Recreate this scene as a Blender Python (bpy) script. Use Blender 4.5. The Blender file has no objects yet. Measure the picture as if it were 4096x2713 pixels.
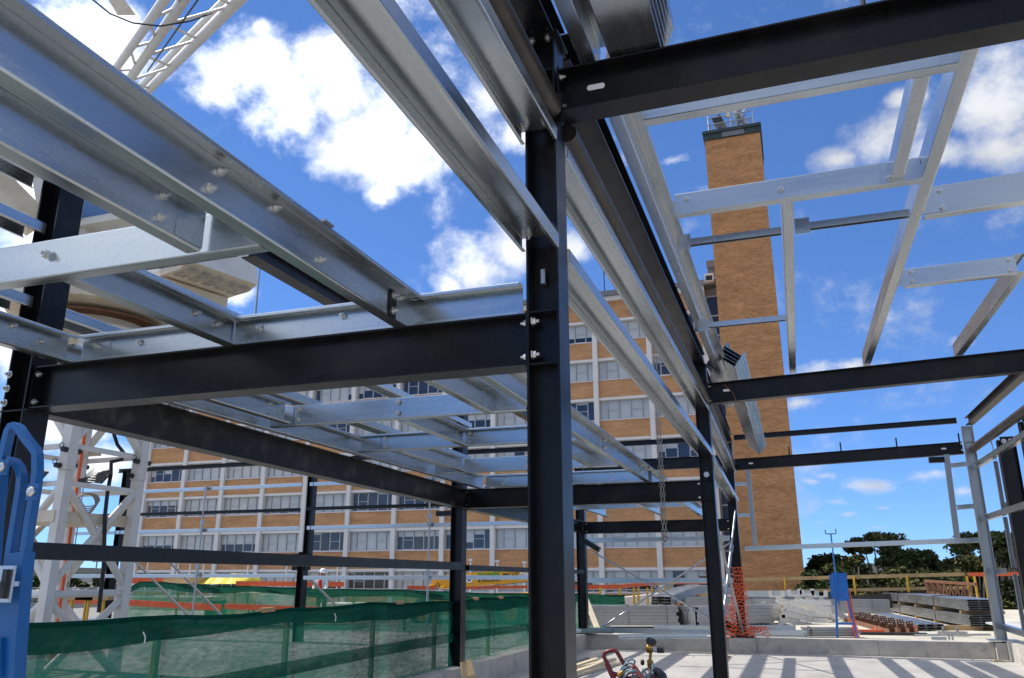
import bpy, bmesh, math, random
from mathutils import Vector, Matrix
random.seed(7)
R = math.radians
S = bpy.context.scene
COL = S.collection

# ------------------------------------------------------------------ camera
YAW, PIT, ROLL, FPX, W0 = R(18.87), R(16.5), R(-0.10), 3220.0, 4096.0
CAM = Vector((0, 0, 1.65))
_fh = Vector((-math.sin(YAW), math.cos(YAW), 0)); _r = Vector((math.cos(YAW), math.sin(YAW), 0)); _u = Vector((0, 0, 1))
FWD = _fh*math.cos(PIT) + _u*math.sin(PIT)
_up = -_fh*math.sin(PIT) + _u*math.cos(PIT)
RGT = _r*math.cos(ROLL) + _up*math.sin(ROLL)
UPV = -_r*math.sin(ROLL) + _up*math.cos(ROLL)
cd = bpy.data.cameras.new('camera'); cam = bpy.data.objects.new('camera', cd); COL.objects.link(cam)
cd.sensor_width = 36; cd.lens = FPX/W0*36; cd.clip_start = .05; cd.clip_end = 60000
M = Matrix((RGT, UPV, -FWD)).transposed().to_4x4(); M.translation = CAM
cam.matrix_world = M
S.camera = cam

def ray(px, py):                       # direction in the place of a point measured on the survey photo
    return (RGT*((px-2048)/FPX) + UPV*((1356.5-py)/FPX) + FWD)
def at(px, py, ax, v):                 # ... met with the plane x/y/z = v
    d = ray(px, py); return CAM + d*((v-CAM[ax])/d[ax])

# ------------------------------------------------------------------ light
SUN_EL, SUN_AZ = R(50), R(-82)         # azimuth from +Y towards +X
sd = bpy.data.lights.new('sun', 'SUN'); so = bpy.data.objects.new('sun', sd); COL.objects.link(so)
sd.energy = 3.3; sd.angle = R(.53); sd.color = (1, .955, .89)
sdir = Vector((math.sin(SUN_AZ)*math.cos(SUN_EL), math.cos(SUN_AZ)*math.cos(SUN_EL), math.sin(SUN_EL)))
so.rotation_euler = sdir.to_track_quat('Z', 'Y').to_euler(); so.location = sdir*60
S.view_settings.view_transform = 'Standard'; S.view_settings.look = 'None'
S.view_settings.exposure = .56; S.view_settings.gamma = 1; S.view_settings.use_curve_mapping = False

wd = bpy.data.worlds.new('World'); S.world = wd; wd.use_nodes = True
nt = wd.node_tree; N = nt.nodes; L = nt.links; N.clear()
def nd(t, **k):
    n = N.new(t)
    for a, b in k.items(): setattr(n, a, b)
    return n
def mth(op, a, b=None, c=None, clamp=False):
    n = nd('ShaderNodeMath', operation=op, use_clamp=clamp)
    for i, v in enumerate((a, b, c)):
        if v is None: continue
        if isinstance(v, (int, float)): n.inputs[i].default_value = v
        else: L.new(v, n.inputs[i])
    return n.outputs[0]
sky = nd('ShaderNodeTexSky', sky_type='NISHITA', sun_disc=False, sun_elevation=SUN_EL, sun_rotation=SUN_AZ)
sky.air_density = .6; sky.dust_density = 0; sky.ozone_density = 5; sky.altitude = 50
tc = nd('ShaderNodeTexCoord'); DIR = tc.outputs['Generated']
# cumulus drawn as soft ellipses of direction, broken up by fractal noise
BL = [(960,230,230,.8),(1150,430,240,.8),(1330,330,250,.9),(1430,520,300,.8),(1600,650,230,.8),(1570,790,110,.9),(1790,560,230,.7),
      (1990,420,170,.8),(2080,560,170,.7),(1000,140,90,.9),(880,330,90,.8),
      (1900,1120,210,.9),(2060,1010,190,.8),(1790,1190,110,.7),(2230,1000,120,.8),
      (420,90,300,.8),(250,330,330,.8),(60,760,330,.7),(640,420,60,.9),(190,1700,330,.6),(430,1900,230,.5),(120,1300,330,.6),(480,1500,200,.5),
      (930,1130,150,.7),(860,1060,130,.7),(40,2050,260,.4),
      (4030,420,260,.9),(4060,620,200,.7),(3600,560,210,.65),(3430,650,150,.55),(3830,640,170,.5),(3700,420,110,.6),(4040,830,120,.35),
      (2450,560,110,.6),(2480,640,90,.6),(2690,640,80,.4),(3260,1480,170,.45),(3420,1460,130,.4),(3200,1610,130,.35),(3840,1370,90,.4),(3450,1180,70,.25),
      (3480,1940,140,.33),(3700,1905,90,.4),(3740,1895,80,.4),(3350,2010,70,.35),(3240,1925,70,.35),(3290,1905,80,.3),(3280,2090,80,.28),(3860,1965,70,.4),(3395,2058,45,.35),(3510,2110,55,.22),(3530,2032,35,.3),(3120,2030,45,.3)]
wn = nd('ShaderNodeTexNoise'); wn.inputs['Scale'].default_value = 5; wn.inputs['Detail'].default_value = 4; L.new(DIR, wn.inputs['Vector'])
ws = nd('ShaderNodeVectorMath', operation='SUBTRACT'); L.new(wn.outputs['Color'], ws.inputs[0]); ws.inputs[1].default_value = (.5, .5, .5)
wm = nd('ShaderNodeVectorMath', operation='SCALE'); L.new(ws.outputs[0], wm.inputs[0]); wm.inputs['Scale'].default_value = .10
wa = nd('ShaderNodeVectorMath', operation='ADD'); L.new(DIR, wa.inputs[0]); L.new(wm.outputs[0], wa.inputs[1])
field = small = None; NBIG = 33
for i, (px, py, rad, asp) in enumerate(BL):
    c = ray(px, py).normalized()
    s = nd('ShaderNodeVectorMath', operation='SUBTRACT'); L.new(wa.outputs[0] if i < NBIG else DIR, s.inputs[0]); s.inputs[1].default_value = c
    sc = nd('ShaderNodeVectorMath', operation='MULTIPLY'); L.new(s.outputs[0], sc.inputs[0]); k = FPX/rad*.92
    sc.inputs[1].default_value = (k, k, k/max(asp, .2))
    ln = nd('ShaderNodeVectorMath', operation='LENGTH'); L.new(sc.outputs[0], ln.inputs[0])
    v = mth('SUBTRACT', 1.0, ln.outputs['Value'], clamp=True)
    if i < NBIG: field = v if field is None else mth('SMOOTH_MAX', field, v, .12)
    else: small = v if small is None else mth('MAXIMUM', small, v)
# beyond the frame the same broken cumulus goes on
sep = nd('ShaderNodeSeparateXYZ'); L.new(DIR, sep.inputs[0])
dn = nd('ShaderNodeVectorMath', operation='DOT_PRODUCT'); L.new(DIR, dn.inputs[0]); dn.inputs[1].default_value = FWD
outw = nd('ShaderNodeMapRange'); L.new(dn.outputs['Value'], outw.inputs[0])
outw.inputs[1].default_value = .80; outw.inputs[2].default_value = .70
big = nd('ShaderNodeTexNoise'); big.inputs['Scale'].default_value = 2.3; big.inputs['Detail'].default_value = 2; L.new(DIR, big.inputs['Vector'])
bigm = nd('ShaderNodeMapRange'); L.new(big.outputs[0], bigm.inputs[0]); bigm.inputs[1].default_value = .43; bigm.inputs[2].default_value = .64
field = mth('MAXIMUM', field, mth('MULTIPLY', bigm.outputs[0], outw.outputs[0]))
mp = nd('ShaderNodeMapping'); L.new(DIR, mp.inputs[0]); mp.inputs['Scale'].default_value = (1, 1, 1.25)
n1 = nd('ShaderNodeTexNoise'); n1.inputs['Scale'].default_value = 6.5; n1.inputs['Detail'].default_value = 12; n1.inputs['Roughness'].default_value = .60; n1.inputs['Distortion'].default_value = .25
L.new(mp.outputs[0], n1.inputs['Vector'])
n2 = nd('ShaderNodeTexNoise'); n2.inputs['Scale'].default_value = 30; n2.inputs['Detail'].default_value = 10; n2.inputs['Roughness'].default_value = .66
L.new(mp.outputs[0], n2.inputs['Vector'])
dens = mth('ADD', mth('ADD', mth('MULTIPLY', field, 1.22), mth('MULTIPLY', mth('SUBTRACT', n1.outputs[0], .5), 2.1)), mth('MULTIPLY', mth('SUBTRACT', n2.outputs[0], .5), 1.0))
dens = mth('MULTIPLY', dens, mth('MULTIPLY', field, 12, clamp=True))
mp4 = nd('ShaderNodeMapping'); L.new(DIR, mp4.inputs[0]); mp4.inputs['Scale'].default_value = (1, 1, 1.9)
n4 = nd('ShaderNodeTexNoise'); n4.inputs['Scale'].default_value = 24; n4.inputs['Detail'].default_value = 9; n4.inputs['Roughness'].default_value = .62; L.new(mp4.outputs[0], n4.inputs['Vector'])
ds = mth('MULTIPLY', mth('ADD', mth('MULTIPLY', small, 1.0), mth('MULTIPLY', mth('SUBTRACT', n4.outputs[0], .52), 2.6)), mth('MULTIPLY', small, 5, clamp=True))
ds = mth('MULTIPLY', ds, .72)
dens = mth('MAXIMUM', dens, ds)
cov = nd('ShaderNodeMapRange', interpolation_type='SMOOTHSTEP'); L.new(dens, cov.inputs[0])
cov.inputs[1].default_value = .16; cov.inputs[2].default_value = 1.05
n3 = nd('ShaderNodeTexNoise'); n3.inputs['Scale'].default_value = 9; n3.inputs['Detail'].default_value = 6; L.new(DIR, n3.inputs['Vector'])
shade = nd('ShaderNodeMapRange'); L.new(n3.outputs[0], shade.inputs[0]); shade.inputs[1].default_value = .35; shade.inputs[2].default_value = .62
shade.inputs[3].default_value = .80; shade.inputs[4].default_value = 1.14
# clouds towards the sun scatter far more light forward than those away from it
sdt = nd('ShaderNodeVectorMath', operation='DOT_PRODUCT'); L.new(DIR, sdt.inputs[0]); sdt.inputs[1].default_value = sdir
glow = mth('MULTIPLY_ADD', mth('POWER', mth('MAXIMUM', sdt.outputs['Value'], 0.0), 3.0), 2.9, .95)
ccol = nd('ShaderNodeVectorMath', operation='SCALE'); ccol.inputs[0].default_value = (3.5, 3.6, 3.75); L.new(mth('MULTIPLY', shade.outputs[0], glow), ccol.inputs['Scale'])
# film-like shoulder on the sky colour, so that the horizon does not wash out
pre = nd('ShaderNodeVectorMath', operation='MULTIPLY'); L.new(sky.outputs[0], pre.inputs[0]); pre.inputs[1].default_value = (.40, .30, .20)
gm = nd('ShaderNodeGamma'); L.new(pre.outputs[0], gm.inputs['Color']); gm.inputs['Gamma'].default_value = .72
tint = nd('ShaderNodeVectorMath', operation='MULTIPLY'); L.new(gm.outputs[0], tint.inputs[0]); tint.inputs[1].default_value = (1.13, 2.12, 4.3)
mix = nd('ShaderNodeMix', data_type='RGBA'); L.new(mth('MULTIPLY', cov.outputs[0], .97), mix.inputs['Factor'])
L.new(tint.outputs[0], mix.inputs['A']); L.new(ccol.outputs[0], mix.inputs['B'])
bg = nd('ShaderNodeBackground'); bg.inputs['Strength'].default_value = .15
L.new(mix.outputs['Result'], bg.inputs['Color'])
wo = nd('ShaderNodeOutputWorld'); L.new(bg.outputs[0], wo.inputs[0])

# ------------------------------------------------------------------ materials
MAT = {}
def mat(name, col, rough=.6, metal=0., var=0., vscale=3., bump=0., bscale=40., dirt=None, dscale=1.5, damt=.5, coords='Object', stretch=(1,1,1), spec=.5, rvar=0.):
    m = bpy.data.materials.new(name); m.use_nodes = True; t = m.node_tree; n, l = t.nodes, t.links
    b = n['Principled BSDF']; b.inputs['Roughness'].default_value = rough; b.inputs['Metallic'].default_value = metal
    b.inputs['Specular IOR Level'].default_value = spec
    b.inputs['Base Color'].default_value = (*col, 1)
    tc = n.new('ShaderNodeTexCoord'); mp = n.new('ShaderNodeMapping'); l.new(tc.outputs[coords], mp.inputs[0]); mp.inputs['Scale'].default_value = stretch
    cur = None
    if var:
        x = n.new('ShaderNodeTexNoise'); x.inputs['Scale'].default_value = vscale; x.inputs['Detail'].default_value = 6; x.inputs['Roughness'].default_value = .65; l.new(mp.outputs[0], x.inputs['Vector'])
        r = n.new('ShaderNodeMapRange'); l.new(x.outputs[0], r.inputs[0]); r.inputs[1].default_value = .3; r.inputs[2].default_value = .7; r.inputs[3].default_value = 1-var; r.inputs[4].default_value = 1+var
        s = n.new('ShaderNodeVectorMath'); s.operation = 'SCALE'; s.inputs[0].default_value = col; l.new(r.outputs[0], s.inputs['Scale']); cur = s.outputs[0]
        if rvar:
            rr = n.new('ShaderNodeMapRange'); l.new(x.outputs[0], rr.inputs[0]); rr.inputs[1].default_value = .3; rr.inputs[2].default_value = .7
            rr.inputs[3].default_value = rough-rvar; rr.inputs[4].default_value = rough+rvar; l.new(rr.outputs[0], b.inputs['Roughness'])
    if dirt:
        x = n.new('ShaderNodeTexNoise'); x.inputs['Scale'].default_value = dscale; x.inputs['Detail'].default_value = 9; x.inputs['Roughness'].default_value = .7; l.new(mp.outputs[0], x.inputs['Vector'])
        r = n.new('ShaderNodeMapRange'); l.new(x.outputs[0], r.inputs[0]); r.inputs[1].default_value = .5; r.inputs[2].default_value = .72; r.inputs[4].default_value = damt
        mx = n.new('ShaderNodeMix'); mx.data_type = 'RGBA'; l.new(r.outputs[0], mx.inputs['Factor'])
        if cur: l.new(cur, mx.inputs['A'])
        else: mx.inputs['A'].default_value = (*col, 1)
        mx.inputs['B'].default_value = (*dirt, 1); cur = mx.outputs['Result']
    if cur: l.new(cur, b.inputs['Base Color'])
    if bump:
        x = n.new('ShaderNodeTexNoise'); x.inputs['Scale'].default_value = bscale; x.inputs['Detail'].default_value = 5; l.new(mp.outputs[0], x.inputs['Vector'])
        bp = n.new('ShaderNodeBump'); bp.inputs['Strength'].default_value = bump; bp.inputs['Distance'].default_value = .02; l.new(x.outputs[0], bp.inputs['Height']); l.new(bp.outputs[0], b.inputs['Normal'])
    MAT[name] = m; return m

mat('black_steel', (.0045, .005, .0065), .30, 0, .35, 2.2, .03, 25, (.04, .037, .032), 2.6, .40, spec=.30, rvar=.07)
mat('dusty_black_steel', (.007, .007, .008), .36, 0, .4, 2, .04, 25, (.11, .10, .088), 4.5, .55, spec=.35)
mat('brown_primer', (.022, .017, .014), .42, 0, .35, 3, .05, 25, (.12, .10, .085), 2, .4)
mat('white_paint', (.66, .65, .61), .45, 0, .06, 1.5, .03, 20, (.42, .27, .14), .9, .35)
mat('cream_paint', (.66, .58, .44), .5, 0, .08, 1.5, .03, 20, (.30, .15, .06), 1.1, .5)
mat('rust', (.17, .075, .035), .8, 0, .35, 6, .2, 60)
mat('bolt_zinc', (.62, .63, .62), .35, .9, .15, 30)
mat('blue_paint', (.004, .105, .33), .34, 0, .15, 2, .03, 30, (.20, .17, .12), 9, .16)
mat('bright_blue_paint', (.008, .155, .55), .45, 0, .1, 3, 0, 0, (.3, .25, .2), 6, .2)
mat('chrome_plate', (.55, .60, .66), .28, .9, .1, 3)
mat('white_render', (.74, .72, .69), .7, 0, .05, .8, .05, 20, (.62, .59, .55), .6, .35)
mat('grey_band', (.76, .71, .72), .7, 0, .06, .5)
mat('fascia_grey', (.17, .175, .19), .6, 0, .1, .7)
mat('window_frame', (.48, .48, .48), .5, 0, .1, 2)
mat('blind', (.62, .61, .55), .85, 0, .08, .6)
mat('interior', (.055, .057, .065), .9, 0, .5, .7)
mat('verdigris', (.035, .055, .05), .6, .2, .3, 1.5)
mat('dark_curtain', (.012, .02, .05), .3, 0, .2, 1)
mat('concrete', (.45, .425, .385), .85, 0, .14, 1.2, .25, 30, (.27, .245, .215), 1.3, .7)
mat('kerb_concrete', (.50, .465, .41), .88, 0, .16, 2.5, .4, 25, (.17, .155, .14), 3.5, .55)
mat('deck_concrete', (.55, .50, .40), .88, 0, .14, .7, .2, 20, (.38, .34, .27), .5, .5)
mat('shade_toned_concrete', (.23, .22, .20), .88, 0, .2, 1.0, .2, 20, (.12, .115, .105), .8, .5)  # shade beyond the green net is put into this darker deck colour
mat('white_concrete', (.74, .72, .66), .8, 0, .06, .7, .1, 12, (.55, .53, .48), 1, .4)
mat('orange_timber', (.62, .095, .025), .7, 0, .2, 3, .15, 30, (.38, .17, .09), 3, .5)
mat('timber', (.40, .27, .125), .8, 0, .22, 3, .2, 40, (.20, .13, .065), 2.5, .5)
mat('pale_timber', (.62, .52, .36), .75, 0, .12, 4, .1, 40)
mat('plywood', (.56, .40, .22), .7, 0, .1, 2, .05, 30)
mat('yellow_paint', (.62, .36, .025), .5, 0, .15, 4, 0, 0, (.25, .13, .04), 5, .4)
mat('crane_yellow', (.78, .37, .012), .38, 0, .06, 1, 0, 0, (.35, .18, .04), 2, .25)
mat('tarp', (.78, .62, .05), .4, 0, .15, 5, .3, 8)
mat('rubber', (.012, .012, .013), .6, 0, .2, 8)
mat('print_green', (.06, .33, .02), .5)
mat('print_dark', (.03, .025, .02), .5)
mat('print_white', (.82, .82, .8), .5)
mat('orange_plastic', (.80, .13, .035), .5, 0, .12, 9)
mat('hill_scrub', (.21, .22, .18), .95, 0, .4, .002)
mat('ground_scrub', (.24, .22, .17), .95, 0, .4, .02, 0, 0, (.25, .23, .2), .01, .6)
mat('roof_tin', (.32, .31, .30), .6, 0, .2, .3)
mat('bark', (.36, .30, .24), .85, 0, .35, 2, .2, 15)
mat('red_paint', (.16, .012, .016), .35, 0, .12, 8)
mat('brass', (.26, .155, .04), .35, .9, .25, 25)
mat('hose_red', (.36, .075, .06), .55, 0, .15, 12)
mat('hose_blue', (.15, .24, .30), .55, 0, .15, 12)
mat('black_plastic', (.012, .012, .014), .4)
mat('skin', (.42, .24, .16), .55)
mat('helmet_white', (.80, .80, .78), .3)
mat('vest_red', (.62, .045, .03), .7)
mat('shirt_white', (.72, .74, .72), .8)
mat('trousers', (.03, .035, .05), .85)
mat('navy_cloth', (.025, .03, .10), .8)
mat('rubber_grey', (.22, .22, .21), .7)
mat('paper_red', (.55, .06, .05), .7)
mat('pale_panel', (.40, .46, .48), .5, .35, .1, 1)

def galv(name, base, rough, stretch, tone=.16):
    m = bpy.data.materials.new(name); m.use_nodes = True; t = m.node_tree; n, l = t.nodes, t.links
    b = n['Principled BSDF']; b.inputs['Metallic'].default_value = .96
    tc = n.new('ShaderNodeTexCoord')
    v = n.new('ShaderNodeTexVoronoi'); v.inputs['Scale'].default_value = 95; l.new(tc.outputs['Object'], v.inputs['Vector'])
    mp = n.new('ShaderNodeMapping'); mp.inputs['Scale'].default_value = stretch; l.new(tc.outputs['Object'], mp.inputs[0])
    x = n.new('ShaderNodeTexNoise'); x.inputs['Scale'].default_value = 5; x.inputs['Detail'].default_value = 8; x.inputs['Roughness'].default_value = .7; l.new(mp.outputs[0], x.inputs['Vector'])
    y = n.new('ShaderNodeTexNoise'); y.inputs['Scale'].default_value = 140; y.inputs['Detail'].default_value = 3; l.new(tc.outputs['Object'], y.inputs['Vector'])
    def mr(src, a, b_, c, d):
        r = n.new('ShaderNodeMapRange'); l.new(src, r.inputs[0])
        for i, q in enumerate((a, b_, c, d)): r.inputs[i+1].default_value = q
        return r.outputs[0]
    def mm(op, a, b_):
        r = n.new('ShaderNodeMath'); r.operation = op; l.new(a, r.inputs[0]); l.new(b_, r.inputs[1]); return r.outputs[0]
    k = mm('MULTIPLY', mm('MULTIPLY', mr(v.outputs['Color'], 0, 1, 1-tone*.5, 1+tone*.35), mr(x.outputs[0], .3, .7, 1-tone, 1+tone*.6)), mr(y.outputs[0], .3, .7, .93, 1.04))
    s = n.new('ShaderNodeVectorMath'); s.operation = 'SCALE'; s.inputs[0].default_value = base; l.new(k, s.inputs['Scale']); l.new(s.outputs[0], b.inputs['Base Color'])
    l.new(mr(x.outputs[0], .3, .7, rough-.07, rough+.10), b.inputs['Roughness'])
    bp = n.new('ShaderNodeBump'); bp.inputs['Strength'].default_value = .025; bp.inputs['Distance'].default_value = .003; l.new(x.outputs[0], bp.inputs['Height']); l.new(bp.outputs[0], b.inputs['Normal'])
    MAT[name] = m
galv('galvanised', (.54, .58, .605), .24, (1, .12, 1), .11)
galv('galvanised_x', (.53, .58, .61), .25, (.12, 1, 1), .11)
galv('galvanised_v', (.40, .43, .45), .36, (1, 1, .12))
galv('galvanised_stock', (.36, .37, .37), .42, (1, .2, 1), .16)

def brick(name, c1, c2, mortar):
    m = bpy.data.materials.new(name); m.use_nodes = True; t = m.node_tree; n, l = t.nodes, t.links
    b = n['Principled BSDF']; b.inputs['Roughness'].default_value = .85
    tc = n.new('ShaderNodeTexCoord'); sp = n.new('ShaderNodeSeparateXYZ'); l.new(tc.outputs['Object'], sp.inputs[0])
    ad = n.new('ShaderNodeMath'); ad.operation = 'ADD'; l.new(sp.outputs[0], ad.inputs[0]); l.new(sp.outputs[1], ad.inputs[1])
    cb = n.new('ShaderNodeCombineXYZ'); l.new(ad.outputs[0], cb.inputs[0]); l.new(sp.outputs[2], cb.inputs[1])
    k = n.new('ShaderNodeTexBrick'); l.new(cb.outputs[0], k.inputs['Vector']); k.inputs['Scale'].default_value = 1
    k.inputs['Brick Width'].default_value = .33; k.inputs['Row Height'].default_value = .112; k.inputs['Mortar Size'].default_value = .011; k.inputs['Bias'].default_value = -.1
    k.inputs['Color1'].default_value = (*c1, 1); k.inputs['Color2'].default_value = (*c2, 1); k.inputs['Mortar'].default_value = (*mortar, 1)
    mp = n.new('ShaderNodeMapping'); mp.inputs['Scale'].default_value = (.35, 1.4, 1); l.new(cb.outputs[0], mp.inputs[0])
    x = n.new('ShaderNodeTexNoise'); x.inputs['Scale'].default_value = 1.0; x.inputs['Detail'].default_value = 8; x.inputs['Roughness'].default_value = .75; l.new(mp.outputs[0], x.inputs['Vector'])
    r = n.new('ShaderNodeMapRange'); l.new(x.outputs[0], r.inputs[0]); r.inputs[1].default_value = .3; r.inputs[2].default_value = .7; r.inputs[3].default_value = .70; r.inputs[4].default_value = 1.28
    s = n.new('ShaderNodeVectorMath'); s.operation = 'SCALE'; l.new(k.outputs[0], s.inputs[0]); l.new(r.outputs[0], s.inputs['Scale']); l.new(s.outputs[0], b.inputs['Base Color'])
    bp = n.new('ShaderNodeBump'); bp.inputs['Strength'].default_value = .4; bp.inputs['Distance'].default_value = .01; bp.invert = True; l.new(k.outputs['Fac'], bp.inputs['Height']); l.new(bp.outputs[0], b.inputs['Normal'])
    MAT[name] = m
brick('orange_brick', (.60, .30, .125), (.50, .235, .09), (.47, .32, .19))
brick('tower_brick', (.57, .265, .10), (.40, .17, .06), (.40, .25, .13))

def glassy(name, tintc, fac, rough=.02):
    m = bpy.data.materials.new(name); m.use_nodes = True; t = m.node_tree; n, l = t.nodes, t.links
    n.remove(n['Principled BSDF']); tr = n.new('ShaderNodeBsdfTransparent'); tr.inputs[0].default_value = (*tintc, 1)
    g = n.new('ShaderNodeBsdfGlossy'); g.inputs['Roughness'].default_value = rough; g.inputs[0].default_value = (.9, .92, .95, 1)
    mx = n.new('ShaderNodeMixShader'); mx.inputs[0].default_value = fac; l.new(tr.outputs[0], mx.inputs[1]); l.new(g.outputs[0], mx.inputs[2]); l.new(mx.outputs[0], n['Material Output'].inputs[0])
    MAT[name] = m
glassy('window_glass', (.95, .96, .97), .08)
glassy('cab_glass', (.55, .66, .72), .35)

def netting(name, col, openness, scale, vary):
    m = bpy.data.materials.new(name); m.use_nodes = True; t = m.node_tree; n, l = t.nodes, t.links
    n.remove(n['Principled BSDF']); tr = n.new('ShaderNodeBsdfTransparent')
    d = n.new('ShaderNodeBsdfDiffuse'); d.inputs[0].default_value = (*col, 1)
    q = n.new('ShaderNodeBsdfTranslucent'); q.inputs[0].default_value = (*[c*1.2 for c in col], 1)
    a = n.new('ShaderNodeMixShader'); a.inputs[0].default_value = .4; l.new(d.outputs[0], a.inputs[1]); l.new(q.outputs[0], a.inputs[2])
    tc = n.new('ShaderNodeTexCoord'); mp = n.new('ShaderNodeMapping'); mp.inputs['Scale'].default_value = (1, .35, 1.6); l.new(tc.outputs['Object'], mp.inputs[0])
    x = n.new('ShaderNodeTexNoise'); x.inputs['Scale'].default_value = scale; x.inputs['Detail'].default_value = 6; l.new(mp.outputs[0], x.inputs['Vector'])
    r = n.new('ShaderNodeMapRange'); l.new(x.outputs[0], r.inputs[0]); r.inputs[1].default_value = .3; r.inputs[2].default_value = .7; r.inputs[3].default_value = openness-vary; r.inputs[4].default_value = openness+vary
    m2 = n.new('ShaderNodeMapping'); m2.inputs['Scale'].default_value = (1, 2.2, 9); m2.inputs['Rotation'].default_value = (.35, 0, 0); l.new(tc.outputs['Object'], m2.inputs[0])
    y = n.new('ShaderNodeTexNoise'); y.inputs['Scale'].default_value = 3.5; y.inputs['Detail'].default_value = 5; y.inputs['Roughness'].default_value = .7; l.new(m2.outputs[0], y.inputs['Vector'])
    r2 = n.new('ShaderNodeMapRange'); l.new(y.outputs[0], r2.inputs[0]); r2.inputs[1].default_value = .35; r2.inputs[2].default_value = .65; r2.inputs[3].default_value = .55; r2.inputs[4].default_value = 1.5
    rm = n.new('ShaderNodeMath'); rm.operation = 'MULTIPLY'; rm.use_clamp = True; l.new(r.outputs[0], rm.inputs[0]); l.new(r2.outputs[0], rm.inputs[1])
    mx = n.new('ShaderNodeMixShader'); l.new(rm.outputs[0], mx.inputs[0]); l.new(a.outputs[0], mx.inputs[1]); l.new(tr.outputs[0], mx.inputs[2]); l.new(mx.outputs[0], n['Material Output'].inputs[0])
    MAT[name] = m
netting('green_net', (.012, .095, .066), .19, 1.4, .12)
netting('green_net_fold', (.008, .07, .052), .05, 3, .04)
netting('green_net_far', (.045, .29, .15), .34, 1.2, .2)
netting('wire_mesh', (.35, .36, .36), .62, 8, .1)

def leafmat(name, a, b_):
    m = bpy.data.materials.new(name); m.use_nodes = True; t = m.node_tree; n, l = t.nodes, t.links
    b = n['Principled BSDF']; b.inputs['Roughness'].default_value = .75; b.inputs['Specular IOR Level'].default_value = .15
    g = n.new('ShaderNodeNewGeometry'); mx = n.new('ShaderNodeMix'); mx.data_type = 'RGBA'; mx.inputs['A'].default_value = (*a, 1); mx.inputs['B'].default_value = (*b_, 1)
    l.new(g.outputs['Random Per Island'], mx.inputs['Factor']); l.new(mx.outputs['Result'], b.inputs['Base Color']); MAT[name] = m
leafmat('gum_leaves', (.030, .046, .013), (.12, .13, .045))
leafmat('dark_leaves', (.020, .036, .011), (.065, .088, .028))
leafmat('olive_leaves', (.035, .042, .013), (.12, .115, .038))

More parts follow.
